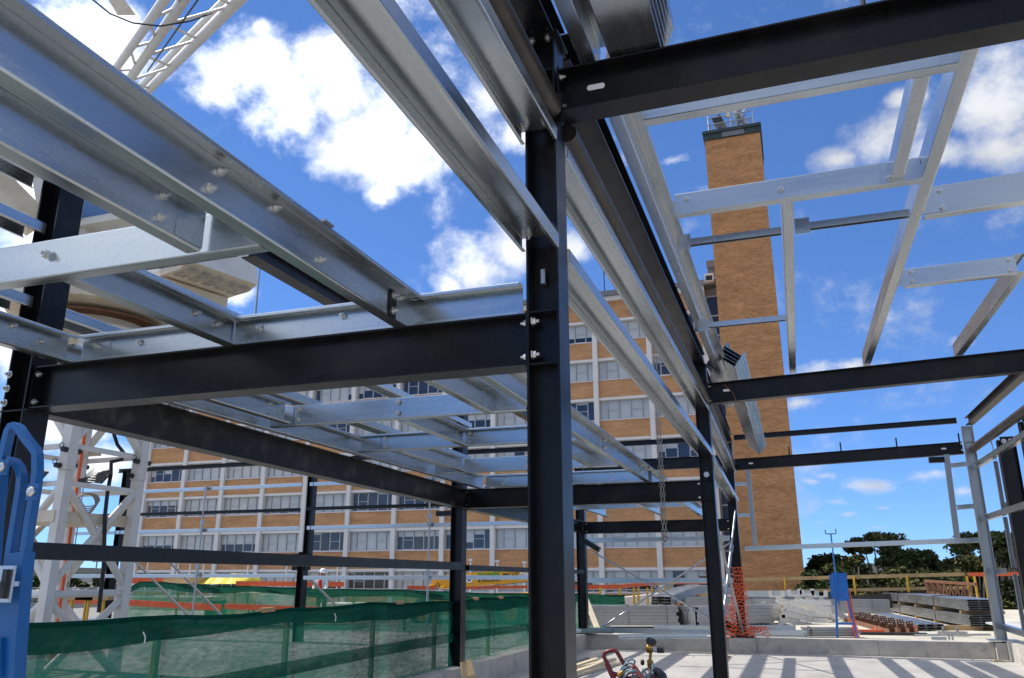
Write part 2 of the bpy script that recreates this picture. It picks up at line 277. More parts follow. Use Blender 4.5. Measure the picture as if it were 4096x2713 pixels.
# ------------------------------------------------------------------ mesh helpers
class MB:
    def __init__(s): s.v = []; s.f = []; s.flat = False
    def box(s, x0, x1, y0, y1, z0, z1):
        b = len(s.v); s.v += [Vector(q) for q in ((x0,y0,z0),(x1,y0,z0),(x1,y1,z0),(x0,y1,z0),(x0,y0,z1),(x1,y0,z1),(x1,y1,z1),(x0,y1,z1))]
        s.f += [tuple(b+i for i in q) for q in ((0,3,2,1),(4,5,6,7),(0,1,5,4),(1,2,6,5),(2,3,7,6),(3,0,4,7))]; return s
    def frame(s, A, B, up=(0,0,1)):
        w = (B-A).normalized(); up = Vector(up)
        if abs(w.dot(up)) > .985: up = Vector((0,1,0))
        u = w.cross(up).normalized(); return w, u, u.cross(w)
    def prism(s, poly, A, B, up=(0,0,1), cap=True):
        A, B = Vector(A), Vector(B); w, u, v = s.frame(A, B, up); b = len(s.v); n = len(poly)
        for P in (A, B): s.v += [P+u*x+v*y for x, y in poly]
        s.f += [(b+i, b+(i+1)%n, b+n+(i+1)%n, b+n+i) for i in range(n)]
        if cap: s.f += [tuple(b+i for i in range(n-1, -1, -1)), tuple(b+n+i for i in range(n))]
        return s
    def strip(s, pts, t, A, B, up=(0,0,1)):       # thin open section swept from A to B
        s.flat = True
        A, B = Vector(A), Vector(B); w, u, v = s.frame(A, B, up); n = len(pts); l = []; r = []
        for i, p in enumerate(pts):
            p = Vector(p); d1 = (p-Vector(pts[i-1])).normalized() if i else None; d2 = (Vector(pts[i+1])-p).normalized() if i < n-1 else None
            d1 = d1 or d2; d2 = d2 or d1; t_ = (d1+d2).normalized(); nn = Vector((-t_.y, t_.x)); k = t/2/max(.4, nn.dot(Vector((-d1.y, d1.x))))
            l.append(p+nn*k); r.append(p-nn*k)
        b = len(s.v)
        for P in (A, B): s.v += [P+u*q[0]+v*q[1] for q in l+r]
        m = 2*n
        for i in range(n-1):
            s.f += [(b+i, b+i+1, b+m+i+1, b+m+i), (b+n+i+1, b+n+i, b+m+n+i, b+m+n+i+1), (b+i+1, b+i, b+n+i, b+n+i+1), (b+m+i, b+m+i+1, b+m+n+i+1, b+m+n+i)]
        s.f += [(b+n, b, b+m, b+m+n), (b+n-1, b+2*n-1, b+m+2*n-1, b+m+n-1)]
        return s
    def tube(s, pts, r, n=10, cap=True):
        pts = [Vector(p) for p in pts]; b0 = len(s.v); u = None
        for i, p in enumerate(pts):
            w = ((pts[min(i+1, len(pts)-1)]-pts[max(i-1, 0)])).normalized()
            if u is None:
                a = Vector((0,0,1)) if abs(w.z) < .9 else Vector((1,0,0)); u = w.cross(a).normalized()
            u = (u-w*u.dot(w)).normalized(); v = w.cross(u); rr = r[i] if isinstance(r, (list, tuple)) else r
            s.v += [p+u*math.cos(2*math.pi*k/n)*rr+v*math.sin(2*math.pi*k/n)*rr for k in range(n)]
        for i in range(len(pts)-1):
            for k in range(n):
                a = b0+i*n+k; c = b0+i*n+(k+1)%n; s.f.append((a, c, c+n, a+n))
        if cap: s.f += [tuple(b0+k for k in range(n-1, -1, -1)), tuple(b0+(len(pts)-1)*n+k for k in range(n))]
        return s
    def rect(s, pts, a, b_, up=(0,0,1)):          # rectangular bar along a path
        pts = [Vector(p) for p in pts]; b0 = len(s.v)
        for i, p in enumerate(pts):
            w = (pts[min(i+1, len(pts)-1)]-pts[max(i-1, 0)]).normalized(); U = Vector(up)
            if abs(w.dot(U)) > .99: U = Vector((0,1,0))
            u = w.cross(U).normalized(); v = u.cross(w)
            s.v += [p+u*x*a/2+v*y*b_/2 for x, y in ((-1,-1),(1,-1),(1,1),(-1,1))]
        for i in range(len(pts)-1):
            for k in range(4):
                q = b0+i*4+k; c = b0+i*4+(k+1)%4; s.f.append((q, c, c+4, q+4))
        e = b0+(len(pts)-1)*4; s.f += [(b0+3, b0+2, b0+1, b0), (e, e+1, e+2, e+3)]; return s
    def lathe(s, prof, c, ax=(0,0,1), n=16):
        c = Vector(c); w = Vector(ax).normalized(); a = Vector((0,0,1)) if abs(w.z) < .9 else Vector((1,0,0)); u = w.cross(a).normalized(); v = w.cross(u); b = len(s.v)
        for r, h in prof: s.v += [c+w*h+(u*math.cos(2*math.pi*k/n)+v*math.sin(2*math.pi*k/n))*r for k in range(n)]
        for i in range(len(prof)-1):
            for k in range(n): s.f.append((b+i*n+k, b+i*n+(k+1)%n, b+(i+1)*n+(k+1)%n, b+(i+1)*n+k))
        s.f += [tuple(b+k for k in range(n-1, -1, -1)), tuple(b+(len(prof)-1)*n+k for k in range(n))]; return s
    def quad(s, a, b_, c, d):
        b = len(s.v); s.v += [Vector(a), Vector(b_), Vector(c), Vector(d)]; s.f.append((b, b+1, b+2, b+3)); return s
    def grid(s, P, nx, ny, thick=None):
        b = len(s.v)
        for j in range(ny+1):
            for i in range(nx+1): s.v.append(Vector(P(i/nx, j/ny)))
        for j in range(ny):
            for i in range(nx):
                a = b+j*(nx+1)+i; s.f.append((a, a+1, a+nx+2, a+nx+1))
        return s

def fillet(pts, r=.006, k=2):
    out = [pts[0]]
    for i in range(1, len(pts)-1):
        p, a, c = Vector(pts[i]), Vector(pts[i-1]), Vector(pts[i+1]); d1 = (a-p).normalized(); d2 = (c-p).normalized()
        for j in range(k+1):
            t = j/k; q1 = p+d1*r; q2 = p+d2*r; out.append(tuple((q1*(1-t)**2+p*2*t*(1-t)+q2*t*t)))
    return out+[pts[-1]]
def I(h, b, tf=.011, tw=.008):
    return [(-b/2,0),(b/2,0),(b/2,tf),(tw/2,tf),(tw/2,h-tf),(b/2,h-tf),(b/2,h),(-b/2,h),(-b/2,h-tf),(-tw/2,h-tf),(-tw/2,tf),(-b/2,tf)]
def Zs(h, b=.076, lip=.022): return fillet([(-b, lip), (-b, 0), (0, 0), (0, h), (b, h), (b, h-lip)])
def Cs(h, b=.076, lip=.020, s=1): return fillet([(s*b, lip), (s*b, 0), (0, 0), (0, h), (s*b, h), (s*b, h-lip)])
def Cdown(w, b=.08, lip=.022): return fillet([(-w/2+lip, -b), (-w/2, -b), (-w/2, 0), (w/2, 0), (w/2, -b), (w/2-lip, -b)])
def RH(a, b): return [(-a/2,0),(a/2,0),(a/2,b),(-a/2,b)]
def ANG(a, b, t=.007): return [(0,0),(a,0),(a,t),(t,t),(t,b),(0,b)]
def HEX(r): return [(r*math.cos(math.pi/3*k), r*math.sin(math.pi/3*k)) for k in range(6)]

def _mesh(name, mb, m, off=Vector((0,0,0)), smooth=False):
    me = bpy.data.meshes.new(name); me.from_pydata([tuple(v-off) for v in mb.v], [], mb.f); me.materials.append(MAT[m])
    bm = bmesh.new(); bm.from_mesh(me); bmesh.ops.recalc_face_normals(bm, faces=bm.faces); bm.to_mesh(me); bm.free()
    if len(mb.f) < 20000:
        me.shade_smooth()
        if not smooth: me.set_sharp_from_angle(angle=R(8 if mb.flat else 50))
    me.update(); return me
def props(o, label, cat, group=None, kind=None):
    if label: o['label'] = label
    if cat: o['category'] = cat
    if group: o['group'] = group
    if kind: o['kind'] = kind
def solid(name, mb, m, label, cat, group=None, smooth=False, kind=None):      # a thing that is one mesh, origin at its base
    n = len(mb.v); c = sum(mb.v, Vector())/n; c.z = min(v.z for v in mb.v)
    o = bpy.data.objects.new(name, _mesh(name, mb, m, c, smooth)); COL.objects.link(o); o.location = c
    o['_o'] = list(c); props(o, label, cat, group, kind); return o
def thing(name, label, cat, loc, group=None):
    o = bpy.data.objects.new(name, None); COL.objects.link(o); o.location = loc; o.empty_display_size = .1; o['_o'] = list(loc); props(o, label, cat, group); return o
def part(name, mb, m, parent, label=None, smooth=False, kind=None):           # built in place, then hung under its thing or part
    off = Vector(parent['_o']); o = bpy.data.objects.new(name, _mesh(name, mb, m, off, smooth)); COL.objects.link(o); o.parent = parent; o['_o'] = list(off); props(o, label, None, None, kind); return o
def inst(name, me, loc, parent, rot=None, scale=None, label=None):            # a repeated piece sharing its mesh
    o = bpy.data.objects.new(name, me); COL.objects.link(o); o.parent = parent; o.location = Vector(loc)-Vector(parent['_o'])
    if rot: o.rotation_euler = rot
    if scale: o.scale = scale
    o['_o'] = list(loc); props(o, label, None); return o
def bolt_mesh(r):
    b = MB(); b.prism(HEX(r), (0,0,0), (0,-r*1.1,0)); b.lathe([(r*.55,0),(r*.55,r*.9)], (0,-r*1.1,0), (0,-1,0), 8); b.lathe([(r*1.35,0),(r*1.35,r*.25)], (0,0,0), (0,-1,0), 12)
    return _mesh('bolt', b, 'bolt_zinc')
BOLT = bolt_mesh(.017)
ROT = {'-y': (0,0,0), '+y': (0,0,math.pi), '+x': (0,0,R(90)), '-x': (0,0,R(-90)), '-z': (R(90),0,0), '+z': (R(-90),0,0)}
def bolts(parent, pts, face, k=1):
    for p in pts: inst('bolt', BOLT, p, parent, ROT[face], (k,k,k))
# ================================================================== setting: ground, decks
b = MB(); b.quad((-9000,-9000,-13),(9000,-9000,-13),(9000,9000,-13),(-9000,9000,-13)); solid('ground', b, 'ground_scrub', None, None, kind='structure')
def hills(name, pts, y0, dep, seed):
    rnd = random.Random(seed); b = MB(); n = len(pts); 
    for (x, z, y) in pts: b.v += [Vector((x, y, -13)), Vector((x, y, z)), Vector((x*1.08, y*1.08+dep, -13))]
    for i in range(n-1):
        a = i*3; b.f += [(a, a+3, a+4, a+1), (a+1, a+4, a+5, a+2)]
    solid(name, b, 'hill_scrub', None, None, kind='structure')
def ridge(p0, p1, F, hh, n, seed):
    rnd = random.Random(seed); out = []
    for i in range(n+1):
        t = i/n; px = p0+(p1-p0)*t; d = ray(px, 2313); d.z = 0; d.normalize(); q = d*F
        z = hh*(.55+.45*math.sin(t*7+seed)*math.sin(t*3.1+seed*2))+rnd.uniform(-.05, .05)*hh
        out.append((q.x, z, q.y))
    return out
hills('hills', ridge(-900, 1100, 7000, 95, 60, 1.3), 0, 900, 3)
hills('hills', ridge(2900, 5200, 8000, 235, 60, 4.1), 0, 900, 5)

# our slab, its concrete upstands, the roof deck beyond
XL, XR, Y1, Y2, Y3 = -5.06, -1.19, 4.0, 12.4, 20.3
b = MB(); b.box(-5.3, 4.6, -14, 20.3, -.5, 0); solid('floor_slab', b, 'concrete', None, None, kind='structure')
b = MB(); b.box(-40, -5.31, -14, 41, -.8, -.02); solid('lower_deck', b, 'shade_toned_concrete', None, None, kind='structure')
b = MB(); b.box(-5.31, 13.5, 20.31, 41, -.8, .30); b.box(4.61, 13.5, -14, 20.31, -.8, .30); solid('roof_deck', b, 'deck_concrete', None, None, kind='structure')
b = MB(); b.box(-40, 13.5, -14, 41, -12.9, -.81); solid('podium_wall', b, 'white_render', None, None, kind='structure')

K = thing('concrete_kerb', 'cast concrete kerb across the far end of the floor, pitted grey face', 'kerb', (0, 20.4, 0))
def kb(x0, x1, y0, y1, z0=0, z1=.33):
    m = MB(); m.box(x0, x1, y0, y1, z0, z1); return m
part('kerb_section', kb(-5.3, -1.66, 20.22, 20.52), 'kerb_concrete', K)
part('kerb_section', kb(-1.062, 1.48, 20.22, 20.52), 'kerb_concrete', K)
part('kerb_section', kb(1.486, 3.72, 20.225, 20.52, 0, .328), 'kerb_concrete', K)
part('pedestal', kb(-1.655, -1.068, 20.05, 20.55, 0, .326), 'kerb_concrete', K)
part('corner_pier', kb(3.726, 3.92, 20.10, 20.6, 0, .33), 'kerb_concrete', K)
K2 = thing('concrete_kerb', 'concrete kerb along the right edge of the floor under the galvanised column', 'kerb', (4.1, 10, 0))
part('kerb_section', kb(3.93, 4.3, -8, 20.6, 0, .36), 'kerb_concrete', K2)
K3 = thing('concrete_kerb', 'concrete kerb along the left edge of the floor below the green net', 'kerb', (-5.2, 10, 0))
for i, (a, c) in enumerate(((-8, 4.4), (4.41, 12.7), (12.71, 20.21))): part('kerb_section', kb(-5.42, -5.0, a, c, 0, .33+.002*i), 'kerb_concrete', K3)

# ================================================================== brick block behind
YB = 73.0; PX = [-6.15-5.18*i for i in range(13)]; SILL = [-3.54+3.84*k for k in range(8)]; HEAD = 1.93; PW = .46
B = thing('brick_building', 'long orange brick block with white piers and eight rows of windows', 'building', (-37, 76, -13))
rnd = random.Random(5)
def box_part(name, x0, x1, y0, y1, z0, z1, m, par=B): mm = MB(); mm.box(x0, x1, y0, y1, z0, z1); return part(name, mm, m, par)
for x in PX: box_part('pier', x-PW/2, x+PW/2, YB-.28, YB+.6, -13, 27.30, 'white_render')
for i in range(12):
    x0, x1 = PX[i+1]+PW/2, PX[i]-PW/2
    prev = -13
    for k, s in enumerate(SILL):
        box_part('brick_panel', x0, x1, YB, YB+.5, prev, s, 'orange_brick')
        box_part('lintel', x0, x1, YB-.09, YB+.5, s+HEAD, s+HEAD+.24, 'white_render')
        box_part('sill', x0, x1, YB-.06, YB+.35, s+.001, s+.07, 'grey_band'); prev = s+HEAD+.24
    box_part('brick_panel', x0, x1, YB, YB+.5, prev, 27.30, 'orange_brick')
box_part('eaves_band', PX[12]-PW/2, PX[0]+PW/2, YB-.45, YB+.6, 27.302, 27.72, 'white_render')
box_part('fascia', PX[12]-.5, PX[0]+1.6, YB-.75, YB+.6, 27.722, 28.2, 'fascia_grey')
box_part('roof', PX[12]-.2, -4.7, YB+.61, 86, 27.0, 28.0, 'roof_tin')
box_part('core', PX[12]+.1, PX[0], YB+1.3, 86, -13, 26.99, 'interior')
box_part('end_wall', PX[12]-PW/2, PX[12]+.09, YB+.61, 86, -13, 26.98, 'orange_brick')
for k, s in enumerate(SILL): box_part('floor_edge', PX[12]+.1, PX[0], YB+.51, YB+1.29, s+HEAD+.1, s+3.7, 'interior')
WW = 5.18-PW; LW = [.14, .22, .22, .28-.06, .20]; LW = [.135, .215, .215, .215, .22]
def window_meshes(opening):
    f = MB(); xs = [-WW/2]
    for w in (.15, .233, .233, .233, .151): xs.append(xs[-1]+w*WW)
    h0, h1, t = .07, HEAD, .07
    f.box(-WW/2, WW/2, 0, .09, h0, h0+t); f.box(-WW/2, WW/2, 0, .09, h1-t, h1)
    for j, x in enumerate(xs): f.box(max(x-t*.6, -WW/2), min(x+t*.6, WW/2), .003, .088, h0+t, h1-t)
    for j in opening:
        f.box(xs[j]+t*.6, xs[j+1]-t*.6, .02, .07, 1.0, 1.05); f.box(xs[j]+t*.6, xs[j+1]-t*.6, .02, .07, h0+t, h0+t+.05)
    g = MB()
    for j in range(5): g.quad((xs[j]+.03, .05, h0+.05), (xs[j+1]-.03, .05, h0+.05), (xs[j+1]-.03, .05, h1-.05), (xs[j]+.03, .05, h1-.05))
    return _mesh('window', f, 'window_frame'), _mesh('pane', g, 'window_glass'), xs
WV = [window_meshes((1, 3)), window_meshes((1, 3)), window_meshes((1,))]
BLC = {}
def blind_mesh(xs, drops):
    g = MB()
    for j, d in enumerate(drops):
        if d > .02: g.box(xs[j]+.06, xs[j+1]-.06, .13, .15, HEAD-.05-d*(HEAD-.15), HEAD-.05)
    return _mesh('blind', g, 'blind') if g.v else None
for i in range(12):
    for k, s in enumerate(SILL):
        fm, gm, xs = WV[rnd.randrange(3)]; xc = (PX[i]+PX[i+1])/2
        w = inst('window', fm, (xc, YB+.2, s), B); inst('pane', gm, (xc, YB+.2, s), w)
        mode = rnd.random()
        if mode < .42: dr = [1]*5
        elif mode < .62: q = rnd.choice((.3, .55, .7)); dr = [q]*5
        elif mode < .85: dr = [rnd.choice((0, .25, .5, .65, 1)) for _ in range(5)]
        else: dr = [rnd.choice((0, 0, .1)) for _ in range(5)]
        key = tuple(round(q, 2) for q in dr)
        if key not in BLC: BLC[key] = blind_mesh(xs, dr)
        if BLC[key]: inst('blind', BLC[key], (xc, YB+.2, s), w)
# dark curtain-wall strip between block and tower
box_part('stair_core', PX[0]+PW/2+.01, -4.66, YB+.9, 86, -13, 27.2, 'interior')
for k in range(17):
    z = 26.9-k*1.92
    w = MB(); x0, x1 = PX[0]+PW/2+.03, -4.5
    w.box(x0, x1, YB+.3, YB+.42, z-.13, z); w.box(x0, x0+.09, YB+.3, YB+.42, z-1.92, z-.131); w.box(x1-.09, x1, YB+.3, YB+.42, z-1.92, z-.131)
    wp = part('stair_window', w, 'window_frame', B); g = MB(); g.box(x0+.09, x1-.09, YB+.34, YB+.37, z-1.92, z-.131); part('pane', g, 'dark_curtain', wp)
v = MB(); v.box(-5.45, -4.75, YB-.4, YB, 28.6, 30.0); v.box(-5.5, -4.7, YB-.7, YB-.41, 29.4, 30.05); part('vent_cowl', v, 'fascia_grey', B)
v = MB(); v.box(-5.7, -4.9, YB-1.4, YB-.4, 27.75, 28.5); vp = part('floodlight_box', v, 'white_paint', B)
v = MB(); v.quad((-5.6, YB-1.405, 27.82), (-5.0, YB-1.405, 27.82), (-5.0, YB-1.405, 28.3), (-5.6, YB-1.405, 28.3)); part('lens', v, 'black_plastic', vp)
fp = thing('flagpole', 'thin flagpole on the brick roof carrying a navy flag', 'flagpole', (-15.6, 74, 28))
f = MB(); f.tube([(-15.6, 74, 28), (-15.6, 74, 36.5)], .05, 6); part('pole', f, 'black_steel', fp)
f = MB(); f.grid(lambda u, w: (-15.55+2.0*u, 74+.18*math.sin(u*7), 31.2+1.9*w-1.0*u-.2*math.sin(u*5)), 10, 4); part('flag', f, 'navy_cloth', fp)
f = MB(); f.grid(lambda u, w: (-14.9+.75*u, 73.96+.18*math.sin((.33+.37*u)*7)-.02, 31.75+.3*w-.5*u), 5, 2); part('flag_emblem', f, 'print_white', fp)

# tower
T = thing('brick_tower', 'tall windowless orange brick tower with dark metal cap', 'tower', (-2.1, 73, -13))
TX0, TX1, TY = -4.62, .40, 70.0; TZ = 41.2
t = MB(); t.box(TX0, TX1, TY, TY+6.5, -13, TZ); part('shaft', t, 'tower_brick', T)
t = MB(); t.box(TX0-.1, TX1+.1, TY-.14, TY+6.6, TZ+.002, TZ+.60); part('cap_wall', t, 'verdigris', T)
t = MB(); t.box(TX0-.16, TX1+.16, TY-.26, TY+6.7, TZ+.602, TZ+.90); part('cap_rim', t, 'verdigris', T)
t = MB(); t.box(TX0+1.6, TX1-1.4, TY-.165, TY-.142, TZ+.06, TZ+.55); part('cap_plate', t, 'fascia_grey', T)
zt = TZ+.905
rl = MB()
for x in (TX0+.45, TX0+2.5, TX1-.5): rl.tube([(x, TY, zt), (x, TY, zt+1.5)], .055, 6)
for z in (.08, .75, 1.45): rl.tube([(TX0+.35, TY, zt+z), (TX1-.45, TY, zt+z)], .05, 6)
for x in (TX0+.45, TX1-.5):
    for z in (.75, 1.45): rl.tube([(x, TY+.06, zt+z), (x, TY+5, zt+z)], .05, 6)
    rl.tube([(x, TY+5, zt), (x, TY+5, zt+1.5)], .055, 6)
part('guardrail', rl, 'galvanised_v', T)
m_ = MB(); m_.quad((TX0+.45, TY+.07, zt+.1), (TX0+2.45, TY+.07, zt+.1), (TX0+2.45, TY+.07, zt+.72), (TX0+.45, TY+.07, zt+.72)); m_.quad((TX0+2.55, TY+.07, zt+.1), (TX1-.55, TY+.07, zt+.1), (TX1-.55, TY+.07, zt+.72), (TX0+2.55, TY+.07, zt+.72)); part('mesh_infill', m_, 'wire_mesh', T)
m_ = MB(); m_.rect([(TX0+1.15, TY+1, zt+2.1), (TX0+1.75, TY+1, zt+.35)], .12, .9, (1,0,0)); part('panel_antenna', m_, 'brown_primer', T)
m_ = MB(); m_.lathe([(.02, -.5), (.7, -.35), (1.15, 0), (1.25, .25), (1.22, .27), (1.1, .03), (.6, -.25), (.02, -.38)], (TX0+3.2, TY+1.6, zt+2.2), (.75, -.25, .25), 20); part('dish', m_, 'galvanised_v', T)
m_ = MB(); m_.tube([(TX0+3.1, TY+1.6, zt), (TX0+3.1, TY+1.6, zt+2.2)], .14, 8); m_.tube([(TX0+1.9, TY+1.2, zt+2.0), (TX0+3.3, TY+1.3, zt+3.3)], .045, 5); m_.tube([(TX0+1.9, TY+1.2, zt+2.0), (TX0+2.7, TY+1.3, zt+2.3)], .045, 5); m_.tube([(TX0+2.6, TY+.4, zt+.6), (TX0+3.7, TY+.6, zt+2.4)], .05, 5); m_.tube([(TX0+3.0, TY+.4, zt+.6), (TX0+3.9, TY+.5, zt+1.5)], .05, 5); part('antenna_mount', m_, 'fascia_grey', T)
m_ = MB(); m_.tube([(TX0+.45, TY, zt+1.5), (TX0+.4, TY, zt+2.5)], .05, 6); part('whip_antenna', m_, 'white_paint', T)
m_ = MB(); m_.rect([(TX1-.75, TY, zt+2.1), (TX1-.3, TY, zt+2.35)], .3, .25); m_.tube([(TX1-1.4, TY, zt+1.5), (TX1-.7, TY, zt+2.1)], .05, 5); part('lamp', m_, 'white_paint', T)
m_ = MB(); m_.box(TX0+2.15, TX0+2.5, TY-.1, TY+.2, zt+1.2, zt+1.75); part('beacon', m_, 'cream_paint', T)

# ================================================================== black frame
GC = 'columns of the black steel frame'; GBm = 'black cross beams of the frame'
def icol(name, label, x, y, z0, z1, d=.20, w=.205, m='black_steel', plates=(), foot=False, group=GC):
    t = thing(name, label, 'column', (x, y, z0), group)
    s = MB(); s.prism(I(d, w, .013, .009), (x-d/2, y, z0), (x-d/2, y, z1), (1,0,0)); part('shaft', s, m, t)
    return t
# I() has v from 0..h ; with up=(1,0,0) v runs along +X, u along -/+Y
c1 = icol('steel_column', 'near black steel column in the middle, flanged and stiffened', XR, 4.102, 0, 4.80, .186, .205)
for z in (2.752, 3.048, 4.27, 4.565):
    s = MB(); s.box(XR-.0795, XR+.0795, 4.005, 4.095, z-.005, z+.005); part('stiffener', s, 'black_steel', c1)
s = MB(); s.box(XR-.12, XR+.12, 3.985, 4.22, 4.802, 4.815); part('cap_plate', s, 'black_steel', c1)
for z in (3.49, 4.165):
    s = MB(); s.box(XR-.10, XR+.10, 3.87, 3.998, z+.004, z+.014); part('cleat', s, 'black_steel', c1)
s = MB(); s.box(XR-.02, XR+.004, 4.04, 4.082, 3.22, 3.305); part('slot_plate', s, 'galvanised_v', c1)
c2 = icol('steel_column', 'second black column, beyond the middle one, in line with it', XR+.02, 12.5, 0, 4.80, .20)
for z in (2.752, 3.048, 4.27, 4.565):
    s = MB(); s.box(XR+.02-.086, XR+.02+.086, 12.41, 12.49, z-.005, z+.005); part('stiffener', s, 'black_steel', c2)
s = MB(); s.box(XR-.1, XR+.14, 12.38, 12.62, 4.802, 4.815); part('cap_plate', s, 'black_steel', c2)
bolts(c2, [(XR+.02, 12.40, 3.12)], '-y', 1.8)
c3 = icol('steel_column', 'black corner column wrapped in orange barrier mesh on the far kerb', -1.36, 20.3, .35, 4.80, .20)
s = MB(); s.box(-1.62, -1.10, 20.08, 20.52, .328, .346); part('base_plate', s, 'black_steel', c3)
s = MB(); s.box(-1.64, -1.08, 20.06, 20.54, .327, .3279); s.rect([(-1.45, 20.2, .45), (-1.72, 20.05, .62)], .02, .18); part('gusset', s, 'black_steel', c3)
cl1 = icol('steel_column', 'left near black column rising past the crane, behind the blue lift', XL+.10, 4.10, .33, 4.85, .20, .205)
s = MB(); s.box(XL-.03, XL+.23, 4.0, 4.2, 2.74, 2.75); part('seat_plate', s, 'black_steel', cl1)
cl2 = icol('steel_column', 'left black column standing against the near green net', XL-.12, 12.45, .33, 4.80, .20)
s = MB(); s.box(XL-.5, XL-.225, 12.38, 12.52, 2.62, 2.70); part('side_bracket', s, 'black_steel', cl2)
cl3 = icol('steel_column', 'far left black column on the kerb seen right of the middle column', -5.10, 20.3, .345, 4.80, .22)
s = MB(); s.box(-5.4, -4.82, 20.1, 20.5, .329, .344); part('base_plate', s, 'black_steel', cl3)
s = MB(); s.rect([(-4.99, 20.2, 2.52), (-4.62, 20.2, 2.30)], .16, .12); part('brace_cleat', s, 'black_steel', cl3)

def ibeam(name, label, A, Bp, h, w, m='black_steel', group=None, cat='beam', tf=.011, tw=.008):
    A, Bp = Vector(A), Vector(Bp); t = thing(name, label, cat, ((A+Bp)/2)[:], group); s = MB(); s.prism(I(h, w, tf, tw), A, Bp); part('section', s, m, t); return t
def endp(t, x, y, z, h, w=.165, side=1, n=2, face='x'):
    s = MB(); s.box(x-.006, x+.006, y-w/2, y+w/2, z-.01, z+h+.01); part('end_plate', s, 'black_steel', t)
    bolts(t, [(x-.007 if side > 0 else x+.007, y-w/2+.03, z+.05), (x-.007 if side > 0 else x+.007, y-w/2+.03, z+h-.05)], '-x' if side > 0 else '+x')
# platform cross beams, left bay
m1 = ibeam('cross_beam', 'nearest platform beam between the left column and the middle column', (XL+.21, 4.1, 2.755), (XR-.107, 4.1, 2.755), .295, .165, group=GBm)
endp(m1, XR-.100, 4.1, 2.755, .295); endp(m1, XL+.215, 4.1, 2.755, .295, side=-1)
bolts(m1, [(XL+.03, 3.99, z) for z in (2.80, 2.90, 3.0)], '-y', 1.1)
bolts(m1, [(XR-.070, 4.03, z) for z in (2.81, 3.0)], '+x', 1.2)
m2 = ibeam('cross_beam', 'second platform beam, behind the middle column', (XL-.01, 12.48, 2.735), (XR-.09, 12.48, 2.735), .305, .165, group=GBm)
endp(m2, XR-.084, 12.48, 2.735, .305); endp(m2, XL-.003, 12.48, 2.735, .305, side=-1)
m3 = ibeam('cross_beam', 'farthest platform beam, low behind the second one', (-4.98, 20.3, 2.70), (-1.472, 20.3, 2.70), .285, .165, group=GBm)
endp(m3, -1.466, 20.3, 2.70, .285); endp(m3, -4.972, 20.3, 2.70, .285, side=-1)
# roof cross beams, right bay
r1 = ibeam('roof_beam', 'nearest black roof beam filling the upper right, bolted to the middle column', (XR+.115, 4.1, 4.275), (4.0, 4.1, 4.31), .285, .17, group=GBm)
endp(r1, XR+.108, 4.1, 4.27, .30, side=-1)
r2 = ibeam('roof_beam', 'middle black roof beam crossing in front of the tower', (XR+.14, 12.5, 4.20), (4.0, 12.5, 4.38), .315, .165, group=GBm)
endp(r2, XR+.133, 12.5, 4.19, .33, side=-1)
r3 = ibeam('roof_beam', 'far black roof beam ending at the galvanised corner column', (-1.245, 20.3, 4.12), (3.74, 20.3, 4.28), .27, .165, group=GBm)
endp(r3, -1.252, 20.3, 4.11, .29, side=-1)
bolts(r3, [(3.70, 20.2, 4.36), (3.70, 20.2, 4.50)], '-y')
for x, z in ((.05, 4.42), (1.2, 4.46), (2.4, 4.50), (3.69, 4.53)):
    s = MB(); s.rect([(x, 20.3, z), (x, 20.3, z+.22)], .03, .03); part('stud', s, 'black_steel', r3)
s = MB(); s.box(3.0, 3.30, 20.1, 20.25, 4.10, 4.22); part('jamb_cleat', s, 'black_steel', r3)
for (bm_, x, y, z) in ((r1, XR+.32, 4.094, 4.44), (r2, XR+.40, 12.494, 4.40), (r3, -.85, 20.294, 4.28), (r3, 3.35, 20.294, 4.42)):
    s = MB(); s.prism([(-.045,-.018),(.045,-.018),(.055,0),(.045,.018),(-.045,.018),(-.055,0)], (x, y, z), (x, y-.004, z)); part('painted_sky_slot', s, 'print_white', bm_)  # web stays uncut; bright sky through the slot is painted as a white piece
e3 = ibeam('roof_beam', 'black roof beam over the far left opening, in front of the brick', (-4.98, 20.3, 4.22), (-1.48, 20.3, 4.22), .28, .165, group=GBm)
# ring beams on the column tops, and the parapet rails
GR = 'black ring beams on the column tops'
q = ibeam('ring_beam', 'black ring beam overhead coming forward from the middle column', (XR+.0, -1.5, 4.816), (XR+.0, 4.28, 4.816), .20, .18, group=GR)
bolts(q, [(XR-.05, 4.02, 4.814), (XR+.05, 4.02, 4.814), (XR-.05, 4.16, 4.814), (XR+.05, 4.16, 4.814)], '-z', 1.3)
ibeam('ring_beam', 'black ring beam running back from the middle column to the second', (XR+.02, 4.30, 4.816), (XR+.02, 12.55, 4.816), .20, .18, group=GR)
ibeam('ring_beam', 'black ring beam from the second column to the corner column', (XR-.03, 12.57, 4.82), (-1.33, 20.4, 4.82), .20, .18, group=GR)
ibeam('ring_beam', 'black ring beam on the left line in front of the crane cab', (XL, 6.42, 4.82), (XL, 20.2, 4.82), .20, .18, group=GR)
ibeam('ring_beam', 'short black stub beam meeting the left ring beam by the cab', (XL-2.5, 6.3, 4.82), (XL-.1, 6.3, 4.82), .20, .15, group=GR)
ibeam('ring_beam', 'brown black ring beam along the right wall from the galvanised column', (3.92, 20.2, 4.90), (3.92, 3.0, 4.90), .17, .16, m='brown_primer', group=GR)
ibeam('parapet_rail', 'slim black rail high across the far end, right of the tower', (-1.2, 20.3, 4.86), (3.70, 20.3, 4.98), .12, .10, group=GR, cat='rail')
ibeam('parapet_rail', 'slim black rail high across the far end, left part before the brick', (-20.2, 20.35, 4.86), (-1.5, 20.3, 4.86), .12, .10, group=GR, cat='rail')
